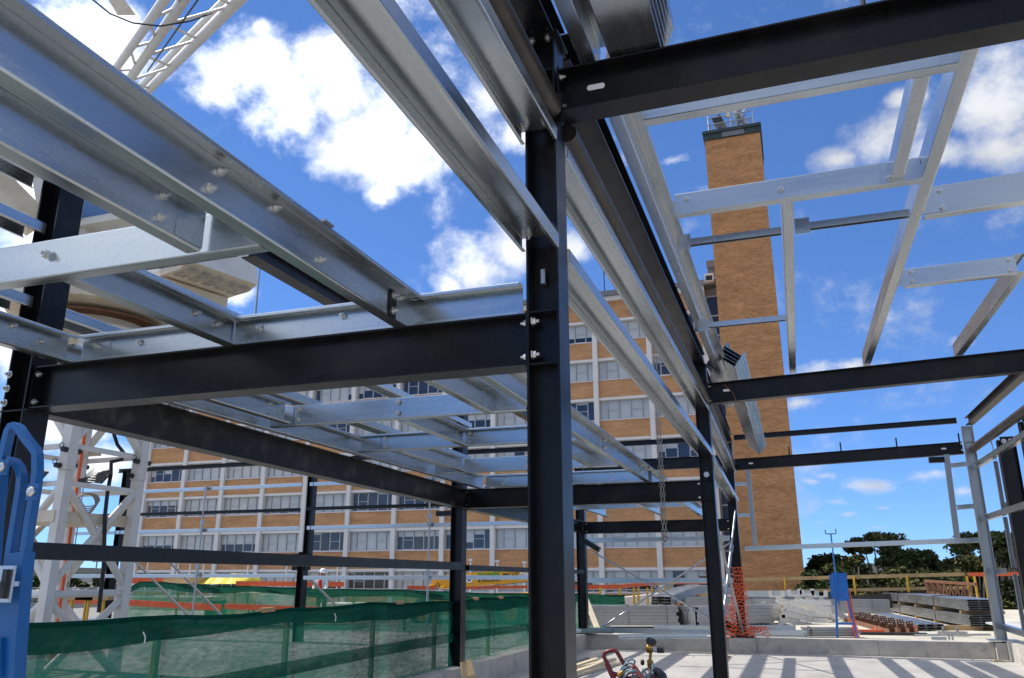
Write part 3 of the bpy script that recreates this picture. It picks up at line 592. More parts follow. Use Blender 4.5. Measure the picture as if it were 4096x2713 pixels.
# long edge members on the left line
ed = ibeam('edge_beam', 'dusty black edge beam running back below the platform on the left', (XL+.13, 4.22, 2.745), (XL+.02, 12.40, 2.715), .295, .17, m='dusty_black_steel', group='platform edge beams')
ibeam('edge_beam', 'black edge beam of the platform beyond the second left column', (XL-.02, 12.62, 2.72), (-5.06, 20.2, 2.71), .28, .165, group='platform edge beams')
def bar(name, label, A, Bp, prof, m, cat, group=None, up=(0,0,1)):
    s = MB(); s.prism(prof, A, Bp, up); return solid(name, s, m, label, cat, group)
bar('mid_rail', 'black hollow rail low on the left line from the near column', (XL+.05, 4.2, 1.775), (XL-.02, 12.38, 1.765), RH(.10, .115), 'black_steel', 'rail', 'waist rails on the left line')
bar('mid_rail', 'black hollow rail low on the left line beyond the second column', (XL-.02, 12.56, 1.755), (-5.06, 20.2, 1.735), RH(.10, .09), 'black_steel', 'rail', 'waist rails on the left line')
GT = 'round strut tubes beside the ring beams'
def pipe(name, label, A, Bp, r, m, cat, group=None, n=14):
    s = MB(); s.tube([A, Bp], r, n); return solid(name, s, m, label, cat, group, smooth=False)
def smooth_pipe(*a, **k):
    o = pipe(*a, **k)
    for p in o.data.polygons: p.use_smooth = len(p.vertices) == 4
    return o
smooth_pipe('strut_tube', 'dark strut tube overhead ending at the middle column', (XR+.075, -1, 4.28), (XR+.075, 3.97, 4.27), .066, 'brown_primer', 'tube', GT)
smooth_pipe('strut_tube', 'dark strut tube running back from the middle column', (XR+.10, 4.23, 4.25), (XR+.10, 12.36, 4.25), .062, 'brown_primer', 'tube', GT)
smooth_pipe('strut_tube', 'dark strut tube between the second and the corner column', (XR+.09, 12.6, 4.25), (-1.25, 20.1, 4.25), .06, 'brown_primer', 'tube', GT)
smooth_pipe('strut_tube', 'stained dark tube along the right wall at the galvanised column', (3.90, 20.1, 4.36), (3.90, 3.5, 4.36), .085, 'brown_primer', 'tube', GT)
s = MB(); s.box(XR-.03, XR+.14, 3.985, 3.999, 4.18, 4.37); part('tube_plate', s, 'black_steel', c1)

# outer end wall posts and the galvanised column on the right
for x, lab in ((-13.15, 'outer black post on the left, in front of the worker'), (-19.9, 'outermost black post seen through the crane mast')):
    po = thing('steel_post', lab, 'post', (x, 20.3, -.02), 'outer black posts')
    s = MB(); s.prism(I(.2, .25), (x-.1, 20.3, -.02), (x-.1, 20.3, 2.35), (1,0,0)); part('shaft', s, 'black_steel', po)
    s = MB(); s.prism(I(.2, .2), (x+.06, 20.25, 2.2), (x+.06, 20.25, 4.9), (1,0,0)); part('upper_shaft', s, 'black_steel', po)
    for sgn in (-1, 1):
        s = MB(); s.box(x+sgn*.2-.09, x+sgn*.2+.09, 20.2, 20.24, 1.85, 2.3); part('bracket', s, 'black_steel', po)
gc = thing('galvanised_column', 'tall galvanised corner column standing on the right end of the kerb', 'column', (3.87, 20.3, .36), None)
s = MB(); s.prism(I(.20, .20, .012, .009), (3.78, 20.3, .37), (3.78, 20.3, 4.90), (1,0,0)); part('shaft', s, 'galvanised_v', gc)
s = MB(); s.box(3.62, 4.2, 20.1, 20.5, .362, .385); part('base_plate', s, 'galvanised_x', gc)
for z in (4.28, 4.54):
    s = MB(); s.box(3.795, 3.965, 20.195, 20.29, z-.005, z+.005); part('stiffener', s, 'galvanised_v', gc)
for i, (y, z1, lab) in enumerate(((18.2, 4.25, 'black wind post with two top bolts, nearer the galvanised column'), (16.4, 4.30, 'black wind post with two top bolts, nearest the right edge'))):
    po = thing('wind_post', lab, 'post', (4.12, y, .36), 'black wind posts in the right wall')
    s = MB(); s.prism(I(.30, .20), (3.97, y, .36), (3.97, y, z1), (1,0,0)); part('shaft', s, 'black_steel', po)
    s = MB(); s.box(4.0, 4.24, y-.12, y-.105, z1-.16, z1+.05); part('head_plate', s, 'black_steel', po)
    bolts(po, [(4.06, y-.122, z1-.04), (4.18, y-.122, z1-.04)], '-y', 2)
# ================================================================== galvanised members
def gal(name, label, A, Bp, pts, cat, group=None, m=None, t=.004, up=(0,0,1), bl=(), face='-y', k=1, par=None):
    A, Bp = Vector(A), Vector(Bp); m = m or ('galvanised' if abs((Bp-A).y) > abs((Bp-A).x) else 'galvanised_x')
    s = MB(); s.strip(pts, t, A, Bp, up); o = solid(name, s, m, label, cat, group)
    if bl: bolts(o, bl, face, k)
    return o
def cleat(par, x0, x1, y0, y1, z0, z1, m='galvanised_x', name='cleat'):
    s = MB(); s.box(x0, x1, y0, y1, z0, z1); return part(name, s, m, par)
ZB, ZH = 3.052, .195
GJ = 'galvanised joists of the left platform'; GTm = 'galvanised trimmers between the platform joists'
# --- platform joists (Z sections, upper flange to the right)
X1 = -2.03
j1 = gal('platform_joist', 'largest galvanised joist sweeping from the top left corner to the nearest platform beam', (X1, -.6, ZB), (X1, 4.16, ZB), Zs(ZH), 'joist', GJ)
bolts(j1, [(X1+.003, y, z) for y, z in ((2.35, ZB+.15), (2.72, ZB+.16), (2.30, ZB+.05), (3.1, ZB+.06), (3.95, ZB+.15))], '+x', 1)
s = MB(); s.box(X1+.003, X1+.011, 3.80, 3.88, ZB, ZB+.155); cp = part('black_cleat', s, 'black_steel', j1); bolts(cp, [(X1+.012, 3.84, ZB+.035), (X1+.012, 3.84, ZB+.125)], '+x', 1)
s = MB(); s.box(X1+.06, X1+.09, 2.98, 3.06, ZB+ZH+.001, ZB+ZH+.012); part('lapped_end', s, 'galvanised_stock', j1)
X2 = -2.40
j2 = gal('platform_joist', 'second big galvanised joist at upper left, stopping at the cross trimmer', (X2, -.6, ZB), (X2, 2.71, ZB), Zs(ZH), 'joist', GJ)
bolts(j2, [(X2+.003, 2.45, ZB+.05), (X2+.003, 2.45, ZB+.15)], '+x'); cleat(j2, X2+.003, X2+.007, 2.54, 2.712, ZB+.012, ZB+.185)
t1 = gal('cross_trimmer', 'wide galvanised trimmer crossing the left edge above the crane ring', (-5.0, 2.715, ZB), (X1-.08, 2.74, ZB), Cs(ZH, .075, .02, -1), 'trimmer', GTm)
bolts(t1, [(-3.32, 2.711, ZB+.11), (-3.9, 2.711, ZB+.05)], '-y', 1.1)
j3 = gal('platform_joist', 'short galvanised joist between the trimmer and the nearest beam, over the crane ring', (-3.30, 2.80, ZB), (-3.30, 4.17, ZB), Cs(ZH, .076), 'joist', GJ)
bolts(j3, [(-3.296, 2.9, ZB+.15), (-3.296, 3.75, ZB+.13), (-3.296, 3.95, ZB+.12), (-3.296, 3.75, ZB+.03)], '+x')
cleat(j3, -3.297, -3.292, 2.79, 2.95, ZB+.1, ZB+.19)
j4 = gal('platform_joist', 'galvanised joist at the left edge landing on the nearest platform beam', (-4.62, 1.2, ZB), (-4.62, 4.05, ZB), Cs(ZH, .076), 'joist', GJ)
bolts(j4, [(-4.616, 3.62, ZB+.15), (-4.616, 3.85, ZB+.11), (-4.616, 3.62, ZB+.03)], '+x')
t2 = gal('cross_trimmer', 'galvanised trimmer lying along the nearest platform beam, right part', (-3.29, 4.115, ZB), (-1.34, 4.115, ZB), Cs(ZH, .075, .02, 1), 'trimmer', GTm)
bolts(t2, [(-3.1, 4.11, ZB+.12), (-2.5, 4.11, ZB+.14)], '-y'); cleat(t2, -3.28, -3.08, 4.108, 4.112, ZB+.02, ZB+.17)
t3 = gal('cross_trimmer', 'galvanised trimmer lying along the nearest platform beam, left part by the crane', (-4.55, 4.115, ZB), (-3.31, 4.115, ZB), Cs(ZH, .075, .02, 1), 'trimmer', GTm)
bolts(t3, [(-4.42, 4.11, ZB+.13), (-4.05, 4.11, ZB+.12)], '-y'); cleat(t3, -4.54, -4.3, 4.108, 4.112, ZB+.02, ZB+.17)
# bay behind the nearest beam
k1 = gal('platform_joist', 'outermost galvanised joist beside the dusty edge beam', (-4.80, 4.2, ZB), (-4.80, 12.55, ZB), Zs(ZH), 'joist', GJ)
k2 = gal('platform_joist', 'galvanised joist inside the outermost one, ending at the first trimmer', (-4.50, 4.2, ZB), (-4.50, 6.45, ZB), Cs(ZH), 'joist', GJ)
bolts(k2, [(-4.496, 6.2, ZB+.15), (-4.496, 6.2, ZB+.04)], '+x')
k3 = gal('platform_joist', 'galvanised joist left of the middle column, ending at the first trimmer behind the beam', (-2.44, 4.2, ZB), (-2.44, 6.58, ZB), Zs(ZH), 'joist', GJ)
cleat(k3, -2.437, -2.432, 6.35, 6.5, ZB+.02, ZB+.17)
k4 = gal('platform_joist', 'galvanised joist between the first and second trimmer behind the beam', (-3.42, 6.7, ZB), (-3.42, 8.3, ZB), Cs(ZH), 'joist', GJ)
k5 = gal('platform_joist', 'galvanised joist between the second and third trimmer behind the beam', (-4.30, 8.4, ZB), (-4.30, 10.4, ZB), Cs(ZH), 'joist', GJ)
k6 = gal('platform_joist', 'galvanised joist between the third and fourth trimmer, seen right of the middle column', (-2.44, 8.4, ZB), (-2.44, 10.5, ZB), Zs(ZH), 'joist', GJ)
k7 = gal('platform_joist', 'galvanised joist between the third trimmer and the second platform beam', (-3.42, 10.6, ZB), (-3.42, 12.4, ZB), Cs(ZH), 'joist', GJ)
j1b = gal('platform_joist', 'long galvanised joist right of the middle column, with a black cleat on the second beam', (X1+.03, 4.2, ZB+.001), (X1-.03, 20.2, ZB), Zs(ZH), 'joist', GJ)
for y in (7.4, 9.2, 11.6): bolts(j1b, [(X1+.02, y, ZB+.05), (X1+.02, y, ZB+.14)], '+x', 1.1)
cleat(j1b, X1+.012, X1+.022, 12.42, 12.52, ZB+.002, ZB+.17, 'black_steel', 'black_cleat')
for i, (y, x0, lab) in enumerate(((6.55, -4.72, 'first galvanised trimmer behind the nearest platform beam'), (8.33, -4.72, 'second galvanised trimmer behind the nearest platform beam'), (10.45, -4.72, 'third galvanised trimmer behind the nearest platform beam'), (12.42, -4.7, 'galvanised trimmer along the top of the second platform beam'))):
    t = gal('cross_trimmer', lab, (x0, y, ZB), (X1-.09, y+.03, ZB), Cs(ZH, .075, .02, -1 if i % 2 == 0 else 1), 'trimmer', GTm)
    bolts(t, [(-4.4, y-.003, ZB+.05), (-4.4, y-.003, ZB+.15), (-3.35, y-.003, ZB+.05), (-3.35, y-.003, ZB+.15), (-2.6, y+.022, ZB+.05), (-2.6, y+.022, ZB+.15)], '-y', 1.1)
    cleat(t, -4.66, -4.46, y-.008, y-.004, ZB+.02, ZB+.18)
# last bay
for i, (y, lab) in enumerate(((14.6, 'galvanised trimmer just beyond the second platform beam'), (17.2, 'farthest galvanised trimmer under the far platform bay'))):
    gal('cross_trimmer', lab, (-4.9, y, ZB), (X1-.1, y, ZB), Cs(ZH, .075, .02, -1), 'trimmer', GTm)
for x, a, c, lab in ((-4.3, 15, 19.6, 'short far joist at the left, catching the blue sky'), (-3.0, 15, 19.6, 'short far joist in the middle, catching the blue sky'), (-2.4, 12.6, 14.5, 'short far joist ending at the trimmer beyond the second beam')):
    gal('platform_joist', lab, (x, a, ZB), (x, c, ZB), Cs(ZH), 'joist', GJ)
rod = MB(); rod.tube([(-3.05, 4.35, 3.24), (-3.0, 4.45, 4.6)], .010, 6)
# --- wall girts (channels, open side down) on the middle and left column lines
GG = 'galvanised wall girts'
def girt(label, x, y0, y1, z, w=.215, dx=0):
    return gal('wall_girt', label, (x, y0, z), (x+dx, y1, z), Cdown(w, .08), 'girt', GG)
GX = -1.195
g = girt('lower galvanised girt coming forward overhead and ending on the face of the middle column', GX, -1, 3.985, 3.482, dx=0); bolts(g, [(GX-.05, 3.93, 3.479)], '-z')
g = girt('upper galvanised girt coming forward overhead beside the dark strut tube', GX, -1, 3.985, 4.157); bolts(g, [(GX-.05, 3.9, 4.154), (GX+.06, 3.9, 4.154)], '-z')
girt('lower galvanised girt running from the middle column to the second column', GX, 4.22, 12.38, 3.482, dx=.03)
girt('upper galvanised girt running from the middle column to the second column', GX, 4.22, 12.38, 4.157, dx=.03)
girt('lower galvanised girt from the second column to the corner column', GX+.03, 12.62, 20.15, 3.44, dx=-.14)
girt('upper galvanised girt from the second column to the corner column', GX+.03, 12.62, 20.15, 4.13, dx=-.14)
LX = XL+.02
for z, nm in ((3.56, 'lowest'), (4.12, 'middle'), (4.52, 'upper')):
    girt('%s galvanised girt at the left edge in front of the left column' % nm, LX, 1.5, 3.985, z)
for z, nm in ((3.56, 'lower'), (4.12, 'upper')):
    girt('%s galvanised girt running back from the left column past the crane' % nm, LX, 4.22, 12.35, z)
# --- roof purlins, right bay
GP = 'galvanised roof purlins of the right bay'; RZ, RH_ = 4.575, .19
xs = (-.83, .17, 1.19, 2.43)
def slope(x, y): return RZ+.02 + (.03+.035*max(0, x))*max(0, (y-4.1))/8.4*.6
def purlin(label, x, y0, y1, fl=1): return gal('roof_purlin', label, (x, y0, slope(x, y0)), (x, y1, slope(x, y1)), Cs(RH_, .09*fl, .02, 1) if fl < 9 else Zs(RH_, .09), 'purlin', GP)
purlin('galvanised purlin over the nearest roof beam at the top, left of the bundle', -.86, -.8, 4.2, 9)
purlin('leftmost galvanised roof purlin between the nearest and middle roof beams', -.83, 4.25, 12.6, 9)
pb = purlin('galvanised roof purlin standing upright beside the tower', .15, 6.42, 12.6, 1)
purlin('long slanting galvanised roof purlin in the middle of the blue sky', 1.19, 4.22, 12.6, 1)
purlin('dirty galvanised roof purlin at the far right of the sky', 2.40, 8.95, 12.6, 1)
gal('roof_purlin', 'short galvanised purlin hanging between two trimmers near the top right', (.96, 4.88, slope(1, 5)), (.96, 6.30, slope(1, 6.3)), Cs(.15, .09), 'purlin', GP)
for x, y in ((.2, 8.7), (1.24, 5.2), (1.24, 12.1), (.2, 12.1), (2.46, 12.1)):
    pass
GR2 = 'galvanised trimmers between the roof purlins'
gal('roof_trimmer', 'narrow galvanised trimmer directly behind the nearest roof beam', (-.70, 4.77, RZ), (1.185, 4.77, RZ+.01), Cs(.16, .085, .02, -1), 'trimmer', GR2)
u = gal('roof_trimmer', 'deep galvanised trimmer in front of the upper part of the tower', (-.70, 6.31, RZ), (1.185, 6.31, RZ+.01), Cs(.185, .085, .02, -1), 'trimmer', GR2)
bolts(u, [(.15, 6.306, RZ+.09), (.95, 6.306, RZ+.05), (1.06, 6.306, RZ+.14), (-.6, 6.306, RZ+.12)], '-y', 1.2); cleat(u, .90, 1.15, 6.300, 6.304, RZ+.01, RZ+.175); cleat(u, -.72, -.55, 6.300, 6.304, RZ-.01, RZ+.12)
u = gal('roof_trimmer', 'deep galvanised trimmer leaving the slanting purlin to the right edge', (1.30, 7.08, RZ+.02), (3.9, 7.05, RZ+.08), Cs(.26, .09, .025, -1), 'trimmer', GR2)
bolts(u, [(1.44, 7.076, RZ+.07), (1.44, 7.076, RZ+.23)], '-y', 1.3); cleat(u, 1.28, 1.47, 7.070, 7.074, RZ+.035, RZ+.27)
u = gal('roof_trimmer', 'lower galvanised trimmer at the right, from the slanting purlin towards the dirty one', (1.34, 8.92, RZ+.02), (2.39, 8.90, RZ+.03), Cs(.19, .085, .02, -1), 'trimmer', GR2)
bolts(u, [(1.42, 8.916, RZ+.06), (1.42, 8.916, RZ+.17), (2.33, 8.9, RZ+.06), (2.33, 8.9, RZ+.18)], '-y', 1.2); cleat(u, 1.27, 1.40, 8.908, 8.912, RZ+.02, RZ+.19)
GB2 = 'thin galvanised bridging bars'
def bridge(label, x0, x1, y, z): 
    o = gal('bridging_bar', label, (x0, y, z), (x1, y, z), [(-.025, 0), (-.025, .055), (.025, .055), (.025, 0)], 'bridging bar', GB2)
    cleat(o, x0-.03, x0+.09, y-.034, y-.030, z-.04, z+.10); return o
bridge('thin bridging bar just left of the upright purlin, in front of the tower', -.72, .13, 6.75, 4.46)
bridge('thin bridging bar between the upright and the slanting purlin', .27, 1.13, 6.75, 4.47)
bridge('lower thin bridging bar crossing in front of the tower', -.80, .13, 9.1, 4.40)
# --- loose bundles of nested purlins lying on the roof beams
def bundle(label, A, Bp, n, h, fl, gapx, m='galvanised', tilt=0, group=None, up=(0,0,1), flat=False):
    A, Bp = Vector(A), Vector(Bp); t = thing('purlin_bundle', label, 'steel bundle', ((A+Bp)/2)[:], group)
    w, u, v = MB().frame(A, Bp, up)
    for i in range(n):
        s = MB(); o = u*(i*.014)+v*(i*gapx) if flat else u*(i*gapx); e = w*(random.uniform(-.03, .03)) if not flat else w*(-.012*i); s.strip(fillet([(-h/2, fl), (-h/2, 0), (h/2, 0), (h/2, fl)]) if flat else Cs(h, fl, .018), .004, A+o+e, Bp+o+e, up); part('purlin', s, m, t)
    return t
bundle('bundle of nested purlins resting on the nearest roof beam at the top of the picture', (-.64, -.8, 4.585), (-.62, 4.18, 4.585), 6, .30, .09, .030, flat=True)
bundle('bundle of nested purlins leaning out over the far roof beam in front of the tower', (-.62, 12.1, 4.66), (-.62, 20.1, 4.46), 5, .30, .075, .05, up=(-.8, 0, .6))
bundle('small dark ended bundle of purlins on the middle roof beam, beside the leaning bundle', (-.92, 12.0, 4.62), (-.92, 15.0, 4.60), 5, .14, .06, .035, up=(-.75, 0, .66))
tw = MB(); tw.tube([at(2892, 1535, 1, 12.38), at(2930, 1570, 1, 12.37), at(2945, 1605, 1, 12.37), at(2978, 1618, 1, 12.36), at(2990, 1640, 1, 12.36)], .006, 5); solid('tie_wire', tw, 'rust', 'rusty tie wire dangling over the middle roof beam', 'wire')

# --- end wall girts across the far left
GE = 'horizontal girts of the far end wall'
for a, c, lab2 in ((-21.5, -13.28, 'left part behind the crane mast'), (-13.02, -5.22, 'middle part in front of the brick block')):
    for z, nm in ((.40, 'lowest'), (1.66 if a < -20 else 1.60, 'second'), (2.95, 'third'), (4.17, 'top')):
        if z < 1 and a > -20: continue
        gal('end_girt', '%s galvanised end wall girt, %s' % (nm, lab2), (a, 20.16, z), (c, 20.16, z), Cs(.10, .07, .015, -1), 'girt', GE)
    s = MB(); s.prism(RH(.10, .09), (a, 20.12, 3.48), (c, 20.12, 3.46)); solid('end_girt', s, 'black_steel', 'black end wall girt between galvanised ones, %s' % lab2, 'girt', GE)
for (px, py), lab in (((2400, 2161), 'galvanised girt crossing the brick just left of the second column, upper'), ((2400, 2322), 'galvanised girt left of the second column at waist height'), ((2400, 2521), 'galvanised girt left of the second column near the floor')):
    z = at(px, py, 1, 20.2).z
    gal('end_girt', lab, (-4.95, 20.2, z-.06), (-1.47, 20.2, z-.06), Cs(.115, .07, .015, -1), 'girt', GE)
gal('end_girt', 'galvanised girt high in the far opening left of the corner column', (-4.9, 20.2, 3.72), (-1.47, 20.2, 3.72), Cs(.10, .07, .015, -1), 'girt', GE)
def rodthing(name, label, cat, pts, r, m, group=None, n=6):
    s = MB(); s.tube(pts, r, n); return solid(name, s, m, label, cat, group)
for x, lab in ((-16.55, 'vertical sag rod of the end wall, left one with a scaffold look'), (-9.2, 'vertical sag rod of the end wall, right one near the second left column')):
    t = thing('sag_rod', lab, 'rod', (x, 20.1, .4), 'vertical sag rods of the end wall')
    s = MB(); s.tube([(x, 20.08, .4), (x, 20.08, 4.25)], .028, 8); part('rod', s, 'galvanised_v', t)
    for z in (.45, 1.75, 1.95, 3.0, 3.2, 4.2): s = MB(); s.box(x-.05, x+.05, 20.04, 20.12, z-.04, z+.08); part('coupler', s, 'galvanised_v', t)
# frame of the big opening on the right
GO = 'galvanised framing of the far right opening'
gal('jamb', 'galvanised jamb left of the opening beside the corner column', (-.96, 20.2, 2.36), (-.98, 20.2, 4.12), Cs(.10, .05, .012), 'jamb', GO, 'galvanised_v', up=(1, 0, 0))
gal('jamb', 'galvanised jamb near the right end of the opening under the far roof beam', (3.28, 20.2, 2.45), (3.32, 20.2, 4.28), Cs(.11, .07, .015), 'jamb', GO, 'galvanised_v', up=(1, 0, 0))
gal('opening_sill', 'long galvanised sill rail spanning the far right opening', (-1.15, 20.2, 2.24), (3.79, 20.2, 2.36), Cs(.10, .07, .015, -1), 'rail', GO)
for z, lab in ((3.98, 'upper'), (3.06, 'lower')):
    gal('short_rail', '%s short galvanised rail between the right jamb and the galvanised column' % lab, (3.42, 20.2, z), (3.78, 20.2, z+.02), Cs(.10, .06, .015, -1), 'rail', GO)
for z, lab in ((3.75, 'upper'), (3.02, 'lower')):
    gal('short_rail', '%s short galvanised rail between the corner column and the left jamb' % lab, (-1.25, 20.2, z), (-.97, 20.2, z), Cs(.08, .06, .015, -1), 'rail', GO)
# right wall girts and studs
for z0, lab in ((3.92, 'highest galvanised girt of the right wall'), (2.80, 'middle galvanised girt of the right wall'), (1.70, 'low galvanised girt of the right wall')):
    gal('right_girt', lab, (3.93, 20.2, z0), (3.93, 19.0 if z0 < 2 else 14.0, z0), [(.09, .0), (0, 0), (0, .11), (.09, .11)], 'girt', 'galvanised girts of the right wall')
gal('right_girt', 'galvanised bottom channel beside the kerb corner, sloping out of the picture', (3.95, 20.5, .60), (4.0, 14.0, .50), [(.10, 0), (0, 0), (0, .11), (.10, .11)], 'girt', 'galvanised girts of the right wall')
for z0, z1, lab in ((2.92, 3.92, 'upper'), (1.82, 2.80, 'middle'), (.55, 1.70, 'lower')):
    t = gal('wall_stud', '%s slim galvanised stud between the right wall girts' % lab, (3.99, 18.85, z0), (3.99, 18.85, z1), Cs(.075, .05, .012), 'stud', 'studs of the right wall', 'galvanised_v', up=(1, 0, 0))
    cleat(t, 3.97, 4.1, 18.77, 18.80, z0, z0+.16, 'galvanised_v')
rodthing('tie_rod', 'slim bright rod hanging from the stained tube beside the galvanised column', 'rod', [(4.02, 18.9, 4.35), (4.05, 18.9, 3.95)], .012, 'galvanised_v')
# braces
def brace(label, A, Bp, r=.022, m='galvanised_v'): return rodthing('brace_rod', label, 'rod', [A, Bp], r, m, 'diagonal brace rods', 8)
brace('brace rod falling from the black cleat at the far left column to the right', at(2366, 2205, 1, 20.15), at(2836, 2470, 1, 20.15))
brace('brace rod rising from the deck towards the corner column cleat', at(2410, 2508, 1, 20.05), at(2930, 2165, 1, 20.05))
pr = thing('raker_prop', 'bright aluminium prop leaning up to the corner column', 'prop', at(2872, 2650, 1, 12.9)[:])
A, Bp = Vector((-.86, 15.5, .02)), Vector((-1.1, 20.0, 2.55))
A = at(2872, 2660, 2, 0.01); Bp = at(2942, 2040, 1, 20.1)
s = MB(); s.tube([A, A.lerp(Bp, .72)], .034, 10); part('outer_tube', s, 'galvanised_v', pr)
s = MB(); s.tube([A.lerp(Bp, .70), Bp], .024, 10); part('inner_tube', s, 'galvanised_v', pr)
s = MB(); s.tube([A.lerp(Bp, .70), A.lerp(Bp, .735)], .05, 10); part('collar', s, 'galvanised_v', pr)
A, Bp = at(2973, 2535, 1, 20.0), at(2842, 2005, 1, 15.0)
st = thing('lashing_strap', 'slack pale strap slanting from the second column down to the corner column foot', 'strap', A[:])
s = MB(); s.rect([A, A.lerp(Bp, .5), Bp], .05, .02); part('strap', s, 'galvanised_v', st)
s = MB(); s.rect([A.lerp(Bp, .74), A.lerp(Bp, .79)], .09, .04); part('buckle', s, 'galvanised_v', st)
# chain
ch = thing('lifting_chain', 'long doubled lifting chain hanging in front of the brick block', 'chain', (-1.45, 10.0, 2))
T0, T1 = Vector((-1.40, 9.40, 4.42)), Vector((-1.40, 9.45, 2.10))
rm = MB(); rm.lathe([(.006, 0)]*2, (0,0,0), n=3) if 0 else None
lk = MB(); path = [(0, .012*math.cos(a)*1.2, .026*math.sin(a)) for a in [2*math.pi*i/10 for i in range(11)]]; lk.tube(path, .0055, 5, cap=False); LM = _mesh('link', lk, 'rubber_grey')
big = MB(); nlk = 46
for row in (-.016, .016):
    for i in range(nlk):
        p_ = T0.lerp(T1, i/(nlk-1)); inst('link', LM, p_+Vector((row, 0, 0)), ch, (0, 0, 0 if i % 2 else math.pi/2), (.9, .9, .98))
s = MB(); s.tube([T1+Vector((.025*math.cos(a), 0, -.03+.03*math.sin(a))) for a in [2*math.pi*i/14 for i in range(13)]], .009, 7); part('hook', s, 'rust', ch)
s = MB(); s.tube([T0+Vector((0,0,-.02)), T0+Vector((0,0,.16))], .02, 6); part('shackle', s, 'rust', ch)
# small thin rods seen against the sky on the left
rodthing('tie_rod', 'thin steel rod hanging upright below the crane cab', 'rod', [at(1040, 1055, 1, 7.5), at(1021, 1262, 1, 7.5)], .012, 'galvanised_v')
rodthing('starter_stud', 'dark upright stud on top of the nearest roof beam', 'stud', [(.62, 4.1, 4.58), (.62, 4.1, 5.1)], .014, 'brown_primer')

# ================================================================== tower crane on the left
TCn = thing('tower_crane', 'white tower crane with rusty slewing ring and lattice jib', 'crane', (-13.05, 12.0, 0))
Lg = [Vector((-12.25, 11.13, 0)), Vector((-12.20, 12.80, 0)), Vector((-13.90, 11.20, 0)), Vector((-13.85, 12.86, 0))]
for i, q in enumerate(Lg):
    dx = .13
    for z0, z1, w in ((-.02, 3.50, .175), (3.505, 6.0, .20)):
        s = MB(); s.box(q.x-w/2, q.x+w/2, q.y-w/2, q.y+w/2, z0, z1); l = part('mast_leg', s, 'white_paint', TCn)
    for sx in (-1, 1):
        s = MB(); s.tube([(q.x+.05*sx, q.y-.2, 3.72+.14*sx), (q.x+.05*sx, q.y+.2, 3.72+.14*sx)], .05, 8); s.tube([(q.x+.05*sx+.05*math.cos(a), q.y-.22, 3.78+.14*sx+.05*math.sin(a)) for a in [k*.7 for k in range(10)]], .008, 5); part('joint_pin', s, 'black_plastic', TCn)
def mb_tube(nm, A, Bp, r, m='white_paint'): s = MB(); s.tube([A, Bp], r, 10); return part(nm, s, m, TCn, smooth=False)
E4 = [(0, 1), (0, 2), (2, 3), (1, 3)]
for a, c in E4:
    A, Bp = Lg[a], Lg[c]
    for z in (1.38,): mb_tube('mast_strut', A+Vector((0,0,z)), Bp+Vector((0,0,z)), .062)
    for z in (3.28, 3.95): s = MB(); s.rect([A+Vector((0,0,z)), Bp+Vector((0,0,z))], .07, .09); part('mast_strut', s, 'white_paint', TCn)
    for z0, z1 in ((3.30, 1.5), (1.5, 3.30), (1.30, -.02), (-.02, 1.30)):
        mb_tube('mast_brace', A+Vector((0,0,z0)), Bp+Vector((0,0,z1)), .068)
    mb_tube('mast_brace', A+Vector((0,0,4.0)), Bp+Vector((0,0,5.8)), .075); mb_tube('mast_brace', A+Vector((0,0,5.8)), Bp+Vector((0,0,4.0)), .075)
s = MB(); s.box(-13.8, -12.33, 11.2, 12.85, 2.62, 2.64); s.box(-12.36, -12.26, 11.3, 12.95, 2.60, 2.80); s.box(-13.9, -12.25, 11.02, 11.12, 2.60, 2.80); part('mast_platform', s, 'cream_paint', TCn)
for (x0, x1, z) in ((-13.3, -12.4, 4.45),): s = MB(); s.box(x0-.9, x0, 11.0, 11.18, z, z+.3); part('service_arm', s, 'white_paint', TCn)
s = MB(); q_, r_ = at(305, 1825, 1, 12.9), at(385, 1795, 1, 12.9); s.box(q_.x, r_.x, 12.9, 13.05, q_.z, r_.z); part('service_arm', s, 'cream_paint', TCn)
C0 = Vector((-13.05, 12.0, 0))
s = MB(); s.lathe([(1.05, 5.6), (1.05, 6.15), (1.45, 6.16), (1.45, 6.24), (1.05, 6.25), (1.02, 6.5)], C0, n=40); part('slew_drum', s, 'cream_paint', TCn)
s = MB(); s.lathe([(1.15, 6.5), (1.32, 6.51), (1.32, 6.55), (1.15, 6.56)], C0, n=40); part('slew_ring', s, 'rust', TCn)
for k in range(14):
    a = 2*math.pi*k/14; s = MB(); s.rect([C0+Vector((1.06*math.cos(a), 1.06*math.sin(a), 5.9)), C0+Vector((1.40*math.cos(a), 1.40*math.sin(a), 6.15))], .03, .12); part('drum_rib', s, 'cream_paint', TCn)
s = MB(); s.lathe([(1.35, 6.64), (1.6, 6.7), (1.6, 7.05), (1.3, 7.1)], C0, n=40); part('turntable', s, 'cream_paint', TCn)
s = MB(); s.box(-14.15, -12.2, 11.6, 13.4, 8.66, 8.80); part('walkway', s, 'white_paint', TCn)
s = MB(); s.box(-14.1, -13.4, 11.7, 13.2, 7.1, 8.655); s.box(-14.75, -14.2, 11.8, 13.0, 7.1, 11.5); part('machinery_house', s, 'white_paint', TCn)
for x in (-14.08, -13.9, -13.55, -13.42, -12.6, -12.45):
    s = MB(); s.tube([(x, 11.62, 8.80), (x, 11.62, 9.9)], .035, 6); part('walkway_stanchion', s, 'galvanised_v', TCn)
s = MB(); s.tube([(-14.5, 11.62, 9.35), (-12.3, 11.62, 9.35)], .03, 6); part('walkway_rail', s, 'galvanised_v', TCn)
s = MB(); s.box(-13.38, -12.62, 11.58, 11.60, 8.82, 9.55); part('walkway_guard', s, 'blue_paint', TCn)
